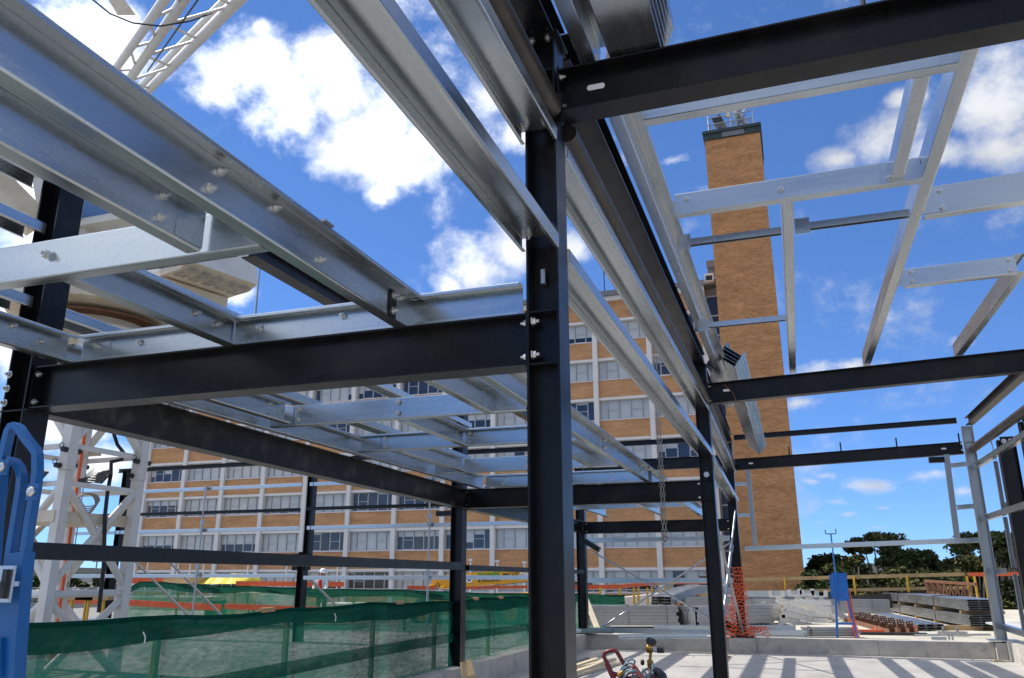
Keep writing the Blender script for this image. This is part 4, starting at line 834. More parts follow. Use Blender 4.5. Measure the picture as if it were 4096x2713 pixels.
# cab in front, rear A-frame and jib
def hexa(name, pts, m, par, label=None):
    s = MB(); s.v = [Vector(q) for q in pts]; s.f = [(0,3,2,1),(4,5,6,7),(0,1,5,4),(1,2,6,5),(2,3,7,6),(3,0,4,7)]; return part(name, s, m, par, label)
a0, a1 = Vector((-11.2, 12.0, 0)), Vector((-8.9, 11.35, 0)); dv = (a1-a0).normalized(); sv = Vector((-dv.y, dv.x, 0))*.75
def cabp(t, side, z): q = a0+dv*t+sv*side; return (q.x, q.y, z)
hexa('cab_floor', [cabp(-.2,-1,7.0), cabp(1.4,-1,7.0), cabp(1.4,1,7.0), cabp(-.2,1,7.0), cabp(-.2,-1,7.1), cabp(1.65,-1,7.1), cabp(1.65,1,7.1), cabp(-.2,1,7.1)], 'cream_paint', TCn)
cb = hexa('cab', [cabp(-.2,-1,7.101), cabp(1.65,-1,7.101), cabp(1.65,1,7.101), cabp(-.2,1,7.101), cabp(-.2,-1,8.5), cabp(1.4,-1,8.5), cabp(1.4,1,8.5), cabp(-.2,1,8.5)], 'white_paint', TCn)
s = MB(); q = [Vector(cabp(.6,-1.02,7.32)), Vector(cabp(.8,-1.02,7.17)), Vector(cabp(1.42,-1.02,7.17)), Vector(cabp(1.54,-1.02,7.32)), Vector(cabp(1.38,-1.02,8.2)), Vector(cabp(.5,-1.02,8.2))]; s.v = q; s.f = [(0,1,2,3,4,5)]; part('side_window', s, 'cab_glass', cb)
s = MB(); s.tube(q+[q[0]], .035, 6); part('window_seal', s, 'black_plastic', cb)
for k in range(5):
    s = MB(); s.rect([cabp(1.35, -.9+.38*k, 6.99), cabp(1.35, -.64+.38*k, 6.99)], .5, .05); part('foot_grille', s, 'wire_mesh', cb)
for sd_ in (-.5, .5):
    s = MB(); s.rect([cabp(-1.8, sd_, 6.87), cabp(.7, sd_, 6.87)], .16, .24); part('cab_bearer', s, 'cream_paint', TCn)
s = MB(); s.rect([cabp(.1, -1, 6.84), cabp(.1, 1, 6.84)], .18, .3); s.rect([cabp(.8, -.9, 6.86), cabp(.8, .9, 6.86)], .14, .2); part('cab_bearer', s, 'cream_paint', TCn)
s = MB(); s.rect([C0+Vector((-3.4, -1.9, 7.4)), C0+Vector((-2.6, -.9, 13.5))], .45, .5); s.rect([C0+Vector((-.4, -.6, 7.4)), C0+Vector((-2.5, -.9, 13.5))], .3, .35); part('a_frame', s, 'white_paint', TCn)
s = MB(); A = at(0, 800, 0, -13.6); s.rect([at(-60, 690, 1, 10.2), at(150, 900, 1, 11.0)], .5, .5); part('back_stay', s, 'cream_paint', TCn)
hexa('a_frame_head', [at(400, -60, 1, 9.0), at(455, -60, 1, 9.0), at(545, 62, 1, 9.0), at(470, 62, 1, 9.0), at(400, -60, 1, 9.5), at(455, -60, 1, 9.5), at(545, 62, 1, 9.5), at(470, 62, 1, 9.5)], 'cream_paint', TCn)
# jib: two lower and two upper chords, lattice between
J0 = [at(445, 300, 1, 13.2), at(500, 345, 1, 13.6), at(625, 330, 1, 14.2), at(590, 320, 1, 14.6)]
J1 = [at(700, -60, 1, 9.2), at(775, -60, 1, 9.6), at(1015, -60, 1, 9.9), at(965, -60, 1, 10.3)]
J0 = [a + (a-c)*.25 for a, c in zip(J0, J1)]
jc = []
for A, Bp, r in zip(J0, J1, (.075, .085, .09, .075)):
    s = MB(); s.tube([A, Bp], r*1.25, 12); part('jib_chord', s, 'white_paint', TCn)
for k in range(4):
    t0, t1 = k/4, (k+.5)/4; t2 = (k+1)/4
    for a, c in ((0, 1), (1, 2), (3, 2)):
        s = MB(); s.tube([J0[a].lerp(J1[a], t0), J0[c].lerp(J1[c], t1), J0[a].lerp(J1[a], t2)], .032, 7); part('jib_lacing', s, 'white_paint', TCn)
s = MB(); s.tube([J0[2].lerp(J1[2], t)+Vector((.09, -.06, -.02*math.sin(t*40))) for t in [i/30 for i in range(31)]], .014, 6); part('jib_cable', s, 'rubber_grey', TCn)
s = MB(); pa = [at(360, -10, 1, 9.5), at(440, 55, 1, 9.7), at(530, 92, 1, 9.9), at(640, 105, 1, 10.2), at(760, 85, 1, 10.5), at(850, 52, 1, 10.8)]; s.tube(pa, .016, 6); part('slack_cable', s, 'black_plastic', TCn)
s = MB(); s.tube([at(795, -5, 1, 9.8), at(590, 285, 1, 12.5)], .018, 6); part('pendant_rope', s, 'black_plastic', TCn)
s = MB(); s.tube([(-13.6, 12.7, 0), (-13.62, 12.68, 6.0)], .03, 8); part('power_cable', s, 'orange_plastic', TCn)
s = MB(); s.tube([(-13.35, 12.6, 0), (-13.33, 12.58, 6.0)], .012, 6); part('hoist_wire', s, 'galvanised_v', TCn)
s = MB(); s.tube([at(455, 1735, 1, 12.9), at(470, 1780, 1, 12.95), at(498, 1815, 1, 13), at(490, 1838, 1, 12.8), at(445, 1848, 1, 12.4), at(443, 1900, 1, 12.3), at(430, 1970, 1, 12.2), at(420, 2060, 1, 12.1), at(415, 2260, 1, 12.0), at(395, 2450, 1, 12.0)], .036, 8); part('black_hose', s, 'rubber', TCn)
for px, py, Y, lab in ((385, 1890, 12.1, 'black floodlight with wire guard strapped between the crane mast legs'), (130, 1890, 11.0, 'second black floodlight behind the blue lift mast')):
    c = at(px, py, 1, Y); fl = thing('floodlight', lab, 'floodlight', (c+Vector((0,0,-.2)))[:]); o_ = (px-395)
    def fq(x, y, dy): return at(x*600/2352+o_, 1650+y*600/2352, 1, Y+dy)
    F_ = [fq(1390,1090,0), fq(1640,1120,0), fq(1815,935,.12), fq(1590,925,.12)]; K_ = [fq(1375,985,.16), fq(1560,1000,.16), fq(1785,900,.26), fq(1520,862,.26)]
    hexa('housing', K_+F_, 'black_plastic', fl)
    ctr = sum(F_, Vector())/4; n_ = (F_[1]-F_[0]).cross(F_[3]-F_[0]).normalized()
    if n_.y > 0: n_ = -n_
    s = MB(); s.quad(*[ctr+(q-ctr)*.84+n_*.008 for q in F_]); part('lens', s, 'rubber_grey', fl)
    s = MB()
    for k in range(9): f = k/8; s.tube([F_[0].lerp(F_[1], f)+n_*.03, F_[3].lerp(F_[2], f)+n_*.03], .005, 4)
    for k in range(6): f = k/5; s.tube([F_[0].lerp(F_[3], f)+n_*.03, F_[1].lerp(F_[2], f)+n_*.03], .005, 4)
    part('wire_guard', s, 'black_plastic', fl)
    s = MB(); s.rect([fq(1300,1090,.1), fq(1480,1050,.12)], .12, .10); part('ballast_box', s, 'black_plastic', fl)
co = MB(); c = at(345, 1975, 1, 12.0)
for k in range(5): co.tube([c+Vector((.16*math.cos(a)+.02*k, .1*math.cos(a), .02*k-.20+(.2-.02*k)*math.sin(a))) for a in [2*math.pi*i/16 for i in range(17)]], .013, 5, cap=False)
solid('cable_coil', co, 'rubber_grey', 'coil of grey cable hanging from the crane mast below the floodlight', 'cable')

# ================================================================== blue material lift at the left edge
BLf = thing('material_lift', 'blue mast of a material lift with looped handle at the left edge', 'lift', at(40, 2713, 1, 2.8)[:])
k_ = 600/2352
def lp(x, y, Y=2.8, oy=1650): return at(x*k_, oy+y*k_, 1, Y)
def lift_bar(name, pts, a, b_, m='blue_paint', up=(0,1,0), par=BLf): s = MB(); s.rect(pts, a, b_, up); return part(name, s, m, par)
lift_bar('handle_loop', [lp(50,760), lp(95,520), lp(150,300), lp(190,225), lp(240,210), lp(300,240), lp(420,420), lp(560,590), lp(590,660), lp(590,900), lp(560,1200), lp(490,1600), lp(430,2000), lp(400,2180)], .032, .04)
lift_bar('mast_post', [lp(60,700), lp(20,1100), lp(-40,1700), lp(-110,2600), lp(-170,4300)], .034, .045)
lift_bar('curved_guard', [lp(150,740), lp(230,770), lp(310,870), lp(350,1000), lp(335,1200), lp(270,1600), lp(190,2100), lp(150,2400), lp(130,2560)], .030, .04)
lift_bar('mast_channel', [lp(330,2200), lp(280,2700), lp(210,3500), lp(165,4200)], .10, .06)
lift_bar('mast_channel', [lp(130,2540), lp(90,3000), lp(50,3600), lp(10,4250)], .036, .05)
lift_bar('cross_plate', [lp(-40,2700,2.72), lp(150,2690,2.72)], .16, .02, 'chrome_plate', (0,0,1))
s = MB(); o_ = lp(150, 2690, 2.70); s.box(o_.x-.22, o_.x+.01, o_.y, o_.y+.012, o_.z-.075, o_.z+.075); part('latch_plate', s, 'chrome_plate', BLf)
s = MB(); o_ = lp(40, 2690, 2.68); s.box(o_.x-.012, o_.x+.012, o_.y, o_.y+.015, o_.z-.06, o_.z+.06); part('latch_slot', s, 'black_plastic', BLf)
for (x, y) in ((40, 860), (505, 1245)):
    s = MB(); o_ = lp(x, y, 2.74); s.lathe([(.022, 0), (.022, .012), (.012, .02)], o_, (0,-1,0), 14); part('pivot_bolt', s, 'bolt_zinc', BLf)
    s = MB(); s.box(o_.x-.035, o_.x+.03, o_.y+.001, o_.y+.012, o_.z-.035, o_.z+.035); part('lug', s, 'blue_paint', BLf)
lift_bar('wheel_bracket', [lp(60,3550), lp(50,4250)], .08, .1)
# ================================================================== green safety nets
def netfence(name, label, P, ztop, zbot, posts, planks, matn, foldh, seed, wob=.03, postm='yellow_paint', group=None):
    """P: polyline of (x, y, ztop) ; net hung from its top"""
    rnd = random.Random(seed); t = thing(name, label, 'safety net', (P[0][0], P[0][1], zbot), group)
    pts = [Vector(p) for p in P]; seg = [(pts[i+1]-pts[i]).length for i in range(len(pts)-1)]; tot = sum(seg)
    def pos(u):
        d = u*tot
        for i, s_ in enumerate(seg):
            if d <= s_ or i == len(seg)-1: f = min(1, d/s_); return pts[i].lerp(pts[i+1], f), (pts[i+1]-pts[i]).normalized()
            d -= s_
    ph = [rnd.uniform(0, 6.28) for _ in range(8)]
    def sag(u): return -.028*abs(math.sin(u*tot/1.9*math.pi))-.012*math.sin(u*23+ph[0])
    def sheet(u, w, z0, z1, amp, off=0):
        p, d = pos(u); nrm = Vector((-d.y, d.x, 0)); top = p.z+sag(u)
        z = (top+z1) + (z0-z1 if 0 else 0)
        zz = zbot+(top-zbot)*w if z0 is None else top-z0*(1-w)
        a = amp*(math.sin(u*tot*2.1+ph[1]+w*2)*.6+math.sin(u*tot*5.3+w*5+ph[2])*.3+math.sin(w*9+u*tot*.7+ph[3])*.55)*(1-.55*w if z0 is None else 1)
        q = p+nrm*(a+off); return (q.x, q.y, zz)
    s = MB(); nx = int(tot*7)+4; s.grid(lambda u, w: sheet(u, w, None, 0, wob), nx, 14); part('net', s, matn, t, smooth=True)
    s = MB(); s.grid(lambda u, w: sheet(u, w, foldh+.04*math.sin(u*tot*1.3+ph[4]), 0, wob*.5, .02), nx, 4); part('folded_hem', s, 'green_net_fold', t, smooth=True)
    s = MB(); s.tube([(pos(i/40)[0]+Vector((0,0,sag(i/40)+.0))) for i in range(41)], .022, 6); part('top_cord', s, 'green_net_fold', t)
    for u in posts:
        p, d = pos(u); s = MB(); q_ = p+Vector((-d.y, d.x, 0))*.10; s.box(q_.x-.025, q_.x+.025, q_.y-.025, q_.y+.025, zbot, p.z-.03); part('post', s, postm, t)
    return t, pos
npos = [(-5.30, 2.2, 1.31), (-5.28, 4.3, 1.335), (-5.25, 9.8, 1.325), (-5.22, 15.2, 1.29), (-5.2, 19.9, 1.27)]
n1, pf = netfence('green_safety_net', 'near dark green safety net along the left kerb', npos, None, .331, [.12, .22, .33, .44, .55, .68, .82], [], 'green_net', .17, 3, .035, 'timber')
s = MB(); s.grid(lambda u, w: (-5.21+.02*math.sin(u*9+w*6), 4+15*u, .50+.18*math.sin(u*2.1+.6)+.14*w), 40, 3); part('net_overlap', s, 'green_net', n1, smooth=True)
for u, lab in ((.30, 'small weathered timber block clipped on the near net, left one'), (.47, 'small timber block on the near net by the outer black post'), (.63, 'small timber block on the near net, just left of the middle column'), (.70, 'small timber block on the near net, nearest the middle column')):
    p, d = pf(u); s = MB(); s.rect([p+d*-.11+Vector((0,0,.0)), p+d*.11+Vector((0,0,.005))], .05, .045); solid('timber_block', s, 'timber', lab, 'timber block', 'timber blocks on the near net')
for u, z, lab in ((.37, 1.25, 'white cable tie on the near net, right'), (.2, 1.22, 'white cable tie on the near net, left')):
    p, d = pf(u); s = MB(); s.tube([p+Vector((.06,0,z-p.z)), p+Vector((.07,.02,z-p.z-.04)), p+Vector((.06,.03,z-p.z-.09))], .006, 5); solid('cable_tie', s, 'print_white', lab, 'cable tie')
# far net with its rails
def fy(px, py, Y): return at(px, py, 1, Y)
fpos = [(-23.5, 24.5, 1.12), tuple(fy(560, 2326, 24.5)), tuple(fy(850, 2340, 24.5)), tuple(fy(940, 2344, 24.5)), tuple(fy(1170, 2352, 24.5)), tuple(fy(1420, 2356, 24.5)), (-8.2, 24.6, 1.18), (-5.0, 25, 1.15)]
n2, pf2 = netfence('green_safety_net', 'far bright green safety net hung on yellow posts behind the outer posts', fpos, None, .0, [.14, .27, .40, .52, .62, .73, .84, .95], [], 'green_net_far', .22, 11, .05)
def plank(label, A, Bp, h=.2, t=.045, m='orange_timber', group='orange rails of the far edge'):
    s = MB(); s.rect([A, Bp], t, h); return solid('guard_rail', s, m, label, 'rail', group)
plank('low orange rail behind the far net, left length with a slanted end', fy(510, 2411, 24.3), fy(885, 2431, 24.3))
plank('low orange rail behind the far net, long right length ending at the near net', fy(900, 2425, 24.3), fy(1420, 2445, 24.3), .17)
plank('low orange rail seen through the crane mast', fy(250, 2402, 24.3), fy(425, 2408, 24.3))
plank('upper orange rail above the far net, left part by the plywood box', fy(520, 2322, 27), fy(650, 2325, 27), .22)
plank('upper orange rail above the far net by the worker', fy(945, 2334, 27), fy(1375, 2338, 27), .17)
plank('orange rail above the far net beside the yellow crane boom', fy(1630, 2350, 27), fy(1745, 2352, 27), .12)
plank('orange rail above the far net right of the left black columns', fy(1850, 2352, 28), fy(2110, 2348, 28), .10)
for px, lab in ((610, 'pale brace board leaning behind the far net, left'), (745, 'pale brace board leaning behind the far net, middle'), (1240, 'grey steel brace slanting past the worker')):
    s = MB(); A, Bp = fy(px-75, 2240, 22.5), fy(px+150, 2470, 22.5); s.rect([A, Bp], .07, .05); solid('brace_board', s, 'rubber_grey', lab, 'brace')
# yellow trestles by the crane mast
for x, lab in ((310, 'yellow formwork trestle seen through the crane mast, left'), (370, 'yellow formwork trestle seen through the crane mast, right')):
    c = fy(x, 2440, 19.0); t = thing('trestle', lab, 'trestle', (c.x, 19, -.02), 'yellow trestles by the crane')
    for dx in (-.25, .35):
        s = MB(); s.box(c.x+dx-.04, c.x+dx+.04, 18.96, 19.04, -.02, 1.05); part('leg', s, 'yellow_paint', t)
    s = MB(); s.box(c.x-.6, c.x+.6, 18.9, 19.1, 1.052, 1.2); part('top_beam', s, 'timber', t)
    s = MB(); s.box(c.x-.35, c.x+.45, 18.92, 19.08, -.018, .06); part('foot', s, 'yellow_paint', t)
# pale ply stacks and the tarp on the far side of the net
def box3(name, label, cat, px0, px1, pyb, pyt, Y, d, m, group=None, bev=0):
    a, c = fy(px0, pyb, Y), fy(px1, pyt, Y); s = MB(); s.box(a.x, c.x, Y, Y+d, a.z, c.z); return solid(name, s, m, label, cat, group)
for i, (a, c, b0, t0, m, lab) in enumerate(((905, 1010, 2420, 2372, 'pale_timber', 'upper pale board box behind the far net, left of the outer post'), (905, 1005, 2468, 2421, 'pale_timber', 'lower pale board box behind the far net, left of the outer post'), (815, 900, 2475, 2405, 'green_net_fold', 'dark green wrapped pallet behind the far net'), (1020, 1110, 2468, 2378, 'white_concrete', 'white wrapped stack behind the far net'), (1260, 1380, 2475, 2415, 'white_concrete', 'long low white stack behind the far net right of the worker'))):
    box3('pallet_stack', lab, 'stack', a, c, b0, t0, 26.2, 1.6, m)
tk = thing('water_tray', 'long pale trough with white ribs behind the far net at the left', 'trough', fy(640, 2450, 26)[:])
A = fy(515, 2440, 26); Bp = fy(815, 2388, 26); s = MB(); s.box(A.x, Bp.x, 26, 27.5, A.z, Bp.z); part('body', s, 'pale_timber', tk)
for k in range(9): x = A.x+(Bp.x-A.x)*(k+.5)/9; s = MB(); s.rect([(x-.15, 25.97, A.z+.02), (x+.3, 25.97, Bp.z)], .02, .03); part('rib', s, 'print_white', tk)
s = MB(); s.box(A.x, Bp.x, 25.9, 25.99, Bp.z-.05, Bp.z+.02); part('rim', s, 'white_paint', tk)
pb_ = thing('plywood_box', 'long plywood box lying on the rail line above the far net', 'box', fy(700, 2332, 27.5)[:])
a, c = fy(648, 2334, 27.5), fy(757, 2310, 27.5); s = MB(); s.box(a.x, c.x, 27.5, 28.6, a.z, c.z); part('carcass', s, 'plywood', pb_); s = MB(); s.box(a.x-.06, c.x+.06, 27.44, 28.7, c.z+.001, c.z+.06); part('lid', s, 'pale_timber', pb_)
tp = MB(); a, c = fy(770, 2336, 28), fy(948, 2295, 28); rt = random.Random(2)
hp = [(0, .05), (.03, .75), (.15, .92), (.4, 1.0), (.6, .97), (.78, .85), (.92, .62), (1, .05)]
def hprof(u):
    for (u0, h0), (u1, h1) in zip(hp, hp[1:]):
        if u <= u1: return h0+(h1-h0)*(u-u0)/(u1-u0)
    return .05
tp.grid(lambda u, w: (a.x+(c.x-a.x)*(u+.02*math.sin(w*30)*w), 28+1.8*w*1.0-.25*math.sin(u*23+w*9)*(1-w)*.35, a.z+(c.z-a.z)*hprof(u)*math.sin(min(1, w*1.35+.0)*math.pi*.5)*(1+.05*math.sin(u*41+w*13))), 44, 14)
solid('tarpaulin', tp, 'tarp', 'crumpled yellow tarpaulin heaped over a load beside the plywood box', 'tarpaulin', smooth=False)
tp = MB(); a, c = fy(715, 2330, 29.2), fy(795, 2300, 29.2)
tp.grid(lambda u, w: (a.x+(c.x-a.x)*u, 29.2+1.0*w-.08*math.sin(u*17), a.z+(c.z-a.z)*min(1, 4*u, 5-5*u+.2)*math.sin(w*math.pi*.5)), 16, 8)
solid('tarpaulin', tp, 'tarp', 'smaller yellow tarpaulin between the plywood box and the big one', 'tarpaulin')
sh = thing('shovel', 'black handled shovel standing behind the far net', 'shovel', fy(990, 2458, 25.4)[:])
s = MB(); s.tube([fy(995, 2458, 25.4), fy(990, 2395, 25.4)], .022, 7); part('shaft', s, 'black_plastic', sh)
s = MB(); s.tube([fy(990, 2395, 25.4), fy(983, 2378, 25.4), fy(984, 2372, 25.4), fy(996, 2372, 25.4), fy(997, 2378, 25.4), fy(990, 2395, 25.4)], .02, 7); part('grip', s, 'black_plastic', sh)

# worker
def worker():
    c = fy(1292, 2330, 25.6); base = Vector((c.x, 25.6, .19)); t = thing('person', 'worker in white hard hat, red vest and white sleeves bending behind the far net', 'person', base[:])
    J = {'pel': (0,0,.92), 'sp': (-.02,0,1.15), 'ch': (-.05,-.02,1.36), 'nk': (-.02,-.04,1.50), 'hd': (.02,-.06,1.60), 'top': (.035,-.06,1.70),
         'hl': (-.10,.0,.88), 'kl': (-.13,-.05,.48), 'al': (-.14,.03,.09), 'tl': (-.14,-.16,.05), 'hr': (.10,0,.88), 'kr': (.14,-.06,.48), 'ar': (.15,.05,.09), 'tr': (.16,-.14,.05),
         'sl': (-.22,-.02,1.40), 'el': (-.30,-.10,1.14), 'wl': (-.20,-.32,1.00), 'pl': (-.17,-.39,.97), 'sr': (.13,-.03,1.40), 'er': (.24,-.12,1.15), 'wr': (.22,-.34,1.02), 'pr': (.20,-.41,.99)}
    Ed = [('pel','sp'),('sp','ch'),('ch','nk'),('nk','hd'),('hd','top'),('pel','hl'),('hl','kl'),('kl','al'),('al','tl'),('pel','hr'),('hr','kr'),('kr','ar'),('ar','tr'),('ch','sl'),('sl','el'),('el','wl'),('wl','pl'),('ch','sr'),('sr','er'),('er','wr'),('wr','pr')]
    rad = dict(pel=.15, sp=.145, ch=.155, nk=.06, hd=.095, top=.085, hl=.095, kl=.065, al=.045, tl=.042, hr=.095, kr=.065, ar=.045, tr=.042, sl=.07, el=.05, wl=.033, pl=.04, sr=.07, er=.05, wr=.033, pr=.04)
    def skin(names, m, nm, grow=0):
        ks = [k for k in J if k in names]; me = bpy.data.meshes.new(nm); me.from_pydata([J[k] for k in ks], [(ks.index(a), ks.index(b_)) for a, b_ in Ed if a in names and b_ in names], []); me.materials.append(MAT[m])
        o = bpy.data.objects.new(nm, me); COL.objects.link(o); o.parent = t; o['_o'] = list(base)
        md = o.modifiers.new('s', 'SKIN'); sv = me.skin_vertices[0].data
        for i, k in enumerate(ks): sv[i].radius = (rad[k]+grow, rad[k]*(.8 if k in ('ch','sp','pel') else 1)+grow)
        sv[0].use_root = True; o.modifiers.new('d', 'SUBSURF').render_levels = 2; return o
    skin(set(J), 'shirt_white', 'body'); skin({'pel','hl','kl','al','hr','kr','ar'}, 'trousers', 'trousers', .014)
    v = skin({'pel','sp','ch','nk'}, 'vest_red', 'vest', .016)
    hd = Vector(J['hd'])+base; s = MB(); s.lathe([(.03,-.13),(.075,-.10),(.092,-.04),(.096,.02),(.085,.08),(.05,.105)], hd, (.12,-.05,1), 14); h = part('head', s, 'skin', t, smooth=True)
    s = MB(); s.lathe([(.012,0),(.02,.03),(.0,.045)], hd+Vector((.085,-.05,-.03)), (.9,-.4,-.2), 8); s.lathe([(.02,-.012),(.022,.012)], hd+Vector((-.005,-.098,-.02)), (0,-1,0), 8); part('nose_and_ear', s, 'skin', h)
    hc = hd+Vector((.0,0,.055)); s = MB(); s.lathe([(.128,0),(.126,.03),(.112,.075),(.08,.11),(.03,.128),(.001,.13)], hc, (.12,-.03,1), 18); s.v += []; part('hard_hat', s, 'helmet_white', t, smooth=True)
    s = MB(); s.lathe([(.0,0),(.10,-.006),(.155,-.012),(.155,-.004),(.10,.01),(.0,.01)], hc+Vector((.03,-.01,.0)), (.18,-.04,1), 18); part('hat_brim', s, 'helmet_white', t)
worker()
c = fy(1292, 2330, 25.6); s = MB(); s.box(c.x-1.2, c.x+1.2, 25.0, 26.6, -.019, .17); solid('work_platform', s, 'plywood', 'low plywood platform under the worker behind the far net', 'platform')

# yellow pick and carry crane behind the far net
yc = thing('mobile_crane', 'orange yellow pick and carry crane with lettered boom behind the far net', 'crane', fy(1750, 2460, 31)[:])
def yq(px, py, Y=30.0): return fy(px, py, Y)
def slab(name, poly, Y, d, m, par=yc):
    s = MB(); q = [yq(x, y, Y) for x, y in poly]; n = len(q); s.v = q+[p+Vector((0, d, 0)) for p in q]; s.f = [tuple(range(n)), tuple(range(2*n-1, n-1, -1))]+[(i, (i+1)%n, n+(i+1)%n, n+i) for i in range(n)]; return part(name, s, m, par)
slab('boom', [(1730, 2318), (1760, 2303), (1860, 2292), (2000, 2283), (2225, 2272), (2225, 2316), (2150, 2324), (1990, 2338), (1860, 2346), (1800, 2352), (1775, 2354), (1760, 2352), (1725, 2338)], 30, .5, 'crane_yellow')
slab('boom_top_section', [(2040, 2273), (2115, 2267), (2220, 2261), (2220, 2268), (2060, 2277)], 30.1, .35, 'crane_yellow')
slab('pivot_plate', [(1735, 2320), (1800, 2312), (1800, 2350), (1775, 2356), (1750, 2350), (1735, 2345)], 29.95, .045, 'crane_yellow')
for x, y, r in ((1733, 2346, .085), (1780, 2350, .06)):
    s = MB(); s.lathe([(r, 0), (r, .25), (r*.5, .27)], yq(x, y, 29.95), (0, -1, 0), 14); part('pivot_boss', s, 'crane_yellow', yc)
slab('chassis', [(1615, 2425), (1650, 2405), (1800, 2398), (2060, 2372), (2120, 2372), (2120, 2460), (1615, 2460)], 30.1, 2.2, 'crane_yellow')
slab('engine_cover', [(1860, 2385), (1990, 2372), (2110, 2372), (2110, 2420), (1860, 2420)], 29.9, .19, 'crane_yellow')
for x in (1690, 2040):
    s = MB(); s.lathe([(.35, 0), (.55, .03), (.55, .4), (.35, .43)], yq(x, 2452, 29.6), (0, 1, 0), 22); w_ = part('wheel', s, 'rubber', yc); s = MB(); s.lathe([(.3, -.02), (.28, .08)], yq(x, 2452, 29.6), (0, 1, 0), 16); part('rim', s, 'crane_yellow', w_)
s = MB(); s.tube([yq(1685, 2413, 29.8), yq(1722, 2413, 29.8)], .08, 12); part('air_tank', s, 'crane_yellow', yc)
s = MB(); s.tube([yq(1740, 2350, 29.85), yq(1752, 2332, 29.8), yq(1760, 2342, 29.8), yq(1748, 2356, 29.85)], .02, 6); s.tube([yq(1975, 2350, 29.85), yq(1990, 2338, 29.8), yq(2005, 2352, 29.85)], .02, 6); part('hydraulic_hose', s, 'rubber', yc)
s = MB(); s.tube([yq(1860, 2352, 29.8), yq(1960, 2344, 29.8), yq(2200, 2318, 29.8)], .014, 6); part('hoist_rope', s, 'rubber', yc)
def text(body, px, py, Y, size_px, m, par, sx=1, rot=0, bold=0):
    cu = bpy.data.curves.new('lettering', 'FONT'); cu.body = body; cu.size = 1; cu.extrude = .004; cu.offset = bold; cu.align_x = 'LEFT'
    o = bpy.data.objects.new('lettering', cu); COL.objects.link(o); bpy.context.view_layer.update()
    me = bpy.data.meshes.new_from_object(o); bpy.data.objects.remove(o); me.materials.clear(); me.materials.append(MAT[m]); me.name = 'lettering'
    ob = bpy.data.objects.new('lettering', me); COL.objects.link(ob); p = fy(px, py, Y); sz = size_px/FPX*(p-CAM).dot(FWD)
    ob.parent = par; ob.location = p-Vector(par['_o']); ob.rotation_euler = (math.pi/2, -rot, 0); ob.scale = (sz*sx, sz, 1); ob['_o'] = par['_o']; return ob
RT = R(2.6)
text('trendz', 1911, 2306, 29.988, 24, 'print_green', yc, 1.45, RT, .03)
text('& RIGGING', 1912, 2329, 29.988, 14, 'print_dark', yc, 1.35, RT, .01)
text('MRC 2.9T', 2011, 2304, 29.988, 14.5, 'print_dark', yc, 1.12, RT, .01)
text('MAEDA', 2080, 2302, 29.988, 17, 'print_white', yc, 1.1, RT, .035)
s = MB(); s.lathe([(.15, 0), (.15, .008)], yq(1877, 2316, 29.99), (0, -1, 0), 18); bd = part('round_decal', s, 'print_white', yc); s = MB(); s.lathe([(.075, .009), (.075, .014)], yq(1877, 2317, 29.99), (0, -1, 0), 14); part('decal_ring', s, 'print_dark', bd)
s = MB(); q = yq(1858, 2305, 29.985); s.box(q.x, q.x+.44, q.y, q.y+.008, q.z-.09, q.z+.03); part('decal_plate', s, 'print_white', bd)
# railing and lamp posts of the car park in front of the block
cr = thing('car_park_railing', 'long grey railing at the foot of the brick block', 'railing', (-35, 62, -1.0))
for z in (.75, .2, -.35): s = MB(); s.tube([(-80, 62, z), (-5.2, 62, z)], .05, 6); part('rail', s, 'fascia_grey', cr)
s = MB(); s.box(-80, -5.2, 62.1, 62.4, -4, -.6); part('parapet', s, 'rubber_grey', cr)
for i, (px, h) in enumerate(((597, 2243), (718, 2250), (766, 2250), (820, 2250), (997, 2255), (1150, 2262), (1355, 2262), (1885, 2245), (1992, 2250), (2100, 2255))):
    p = fy(px, h, 62); t = thing('lamp_post', 'slim white post in front of the brick block, number %s from the left' % ['first', 'second', 'third', 'fourth', 'fifth', 'sixth', 'seventh', 'eighth', 'ninth', 'tenth'][i], 'post', (p.x, 61.9, -1), 'slim white posts before the brick block')
    s = MB(); s.tube([(p.x, 61.9, -1), (p.x, 61.9, p.z)], .07, 6); part('pole', s, 'white_paint', t)
    s = MB(); s.box(p.x-.18, p.x+.14, 61.8, 62.0, p.z+.002, p.z+.18); part('head', s, 'white_paint', t)
for px, h, lab in ((388, 2248, 'distant double headed street lamp seen through the crane mast'), (137, 2243, 'distant street lamp behind the blue lift')):
    p = fy(px, h, 120); t = thing('street_lamp', lab, 'street lamp', (p.x, 120, -13)); s = MB(); s.tube([(p.x, 120, -13), (p.x, 120, p.z)], .12, 6); part('pole', s, 'rubber_grey', t); s = MB(); s.box(p.x-.9, p.x+.9, 119.8, 120.2, p.z, p.z+.3); part('lamp_head', s, 'fascia_grey', t)
for px0, px1, py, Y, lab in ((280, 420, 2306, 140, 'low far flat roofed car park seen through the crane mast'), (505, 545, 2310, 150, 'low far flat roof left of the brick block')):
    a, c = fy(px0, py, Y), fy(px1, py, Y); t = thing('low_building', lab, 'building', ((a.x+c.x)/2, Y, -13)); s = MB(); s.box(a.x-8, c.x+3, Y, Y+20, -13, a.z-1.2); part('wall', s, 'white_render', t); s = MB(); s.box(a.x-8.5, c.x+3.5, Y-.5, Y+20.5, a.z-1.198, a.z); part('roof', s, 'roof_tin', t)
a, c = fy(3650, 2300, 90), fy(4150, 2290, 90); t = thing('low_building', 'dull red tiled roof showing behind the right hand guard rail', 'building', ((a.x+c.x)/2, 90, -13)); s = MB(); s.box(a.x, c.x+5, 92, 100, -13, .0); part('wall', s, 'orange_brick', t)
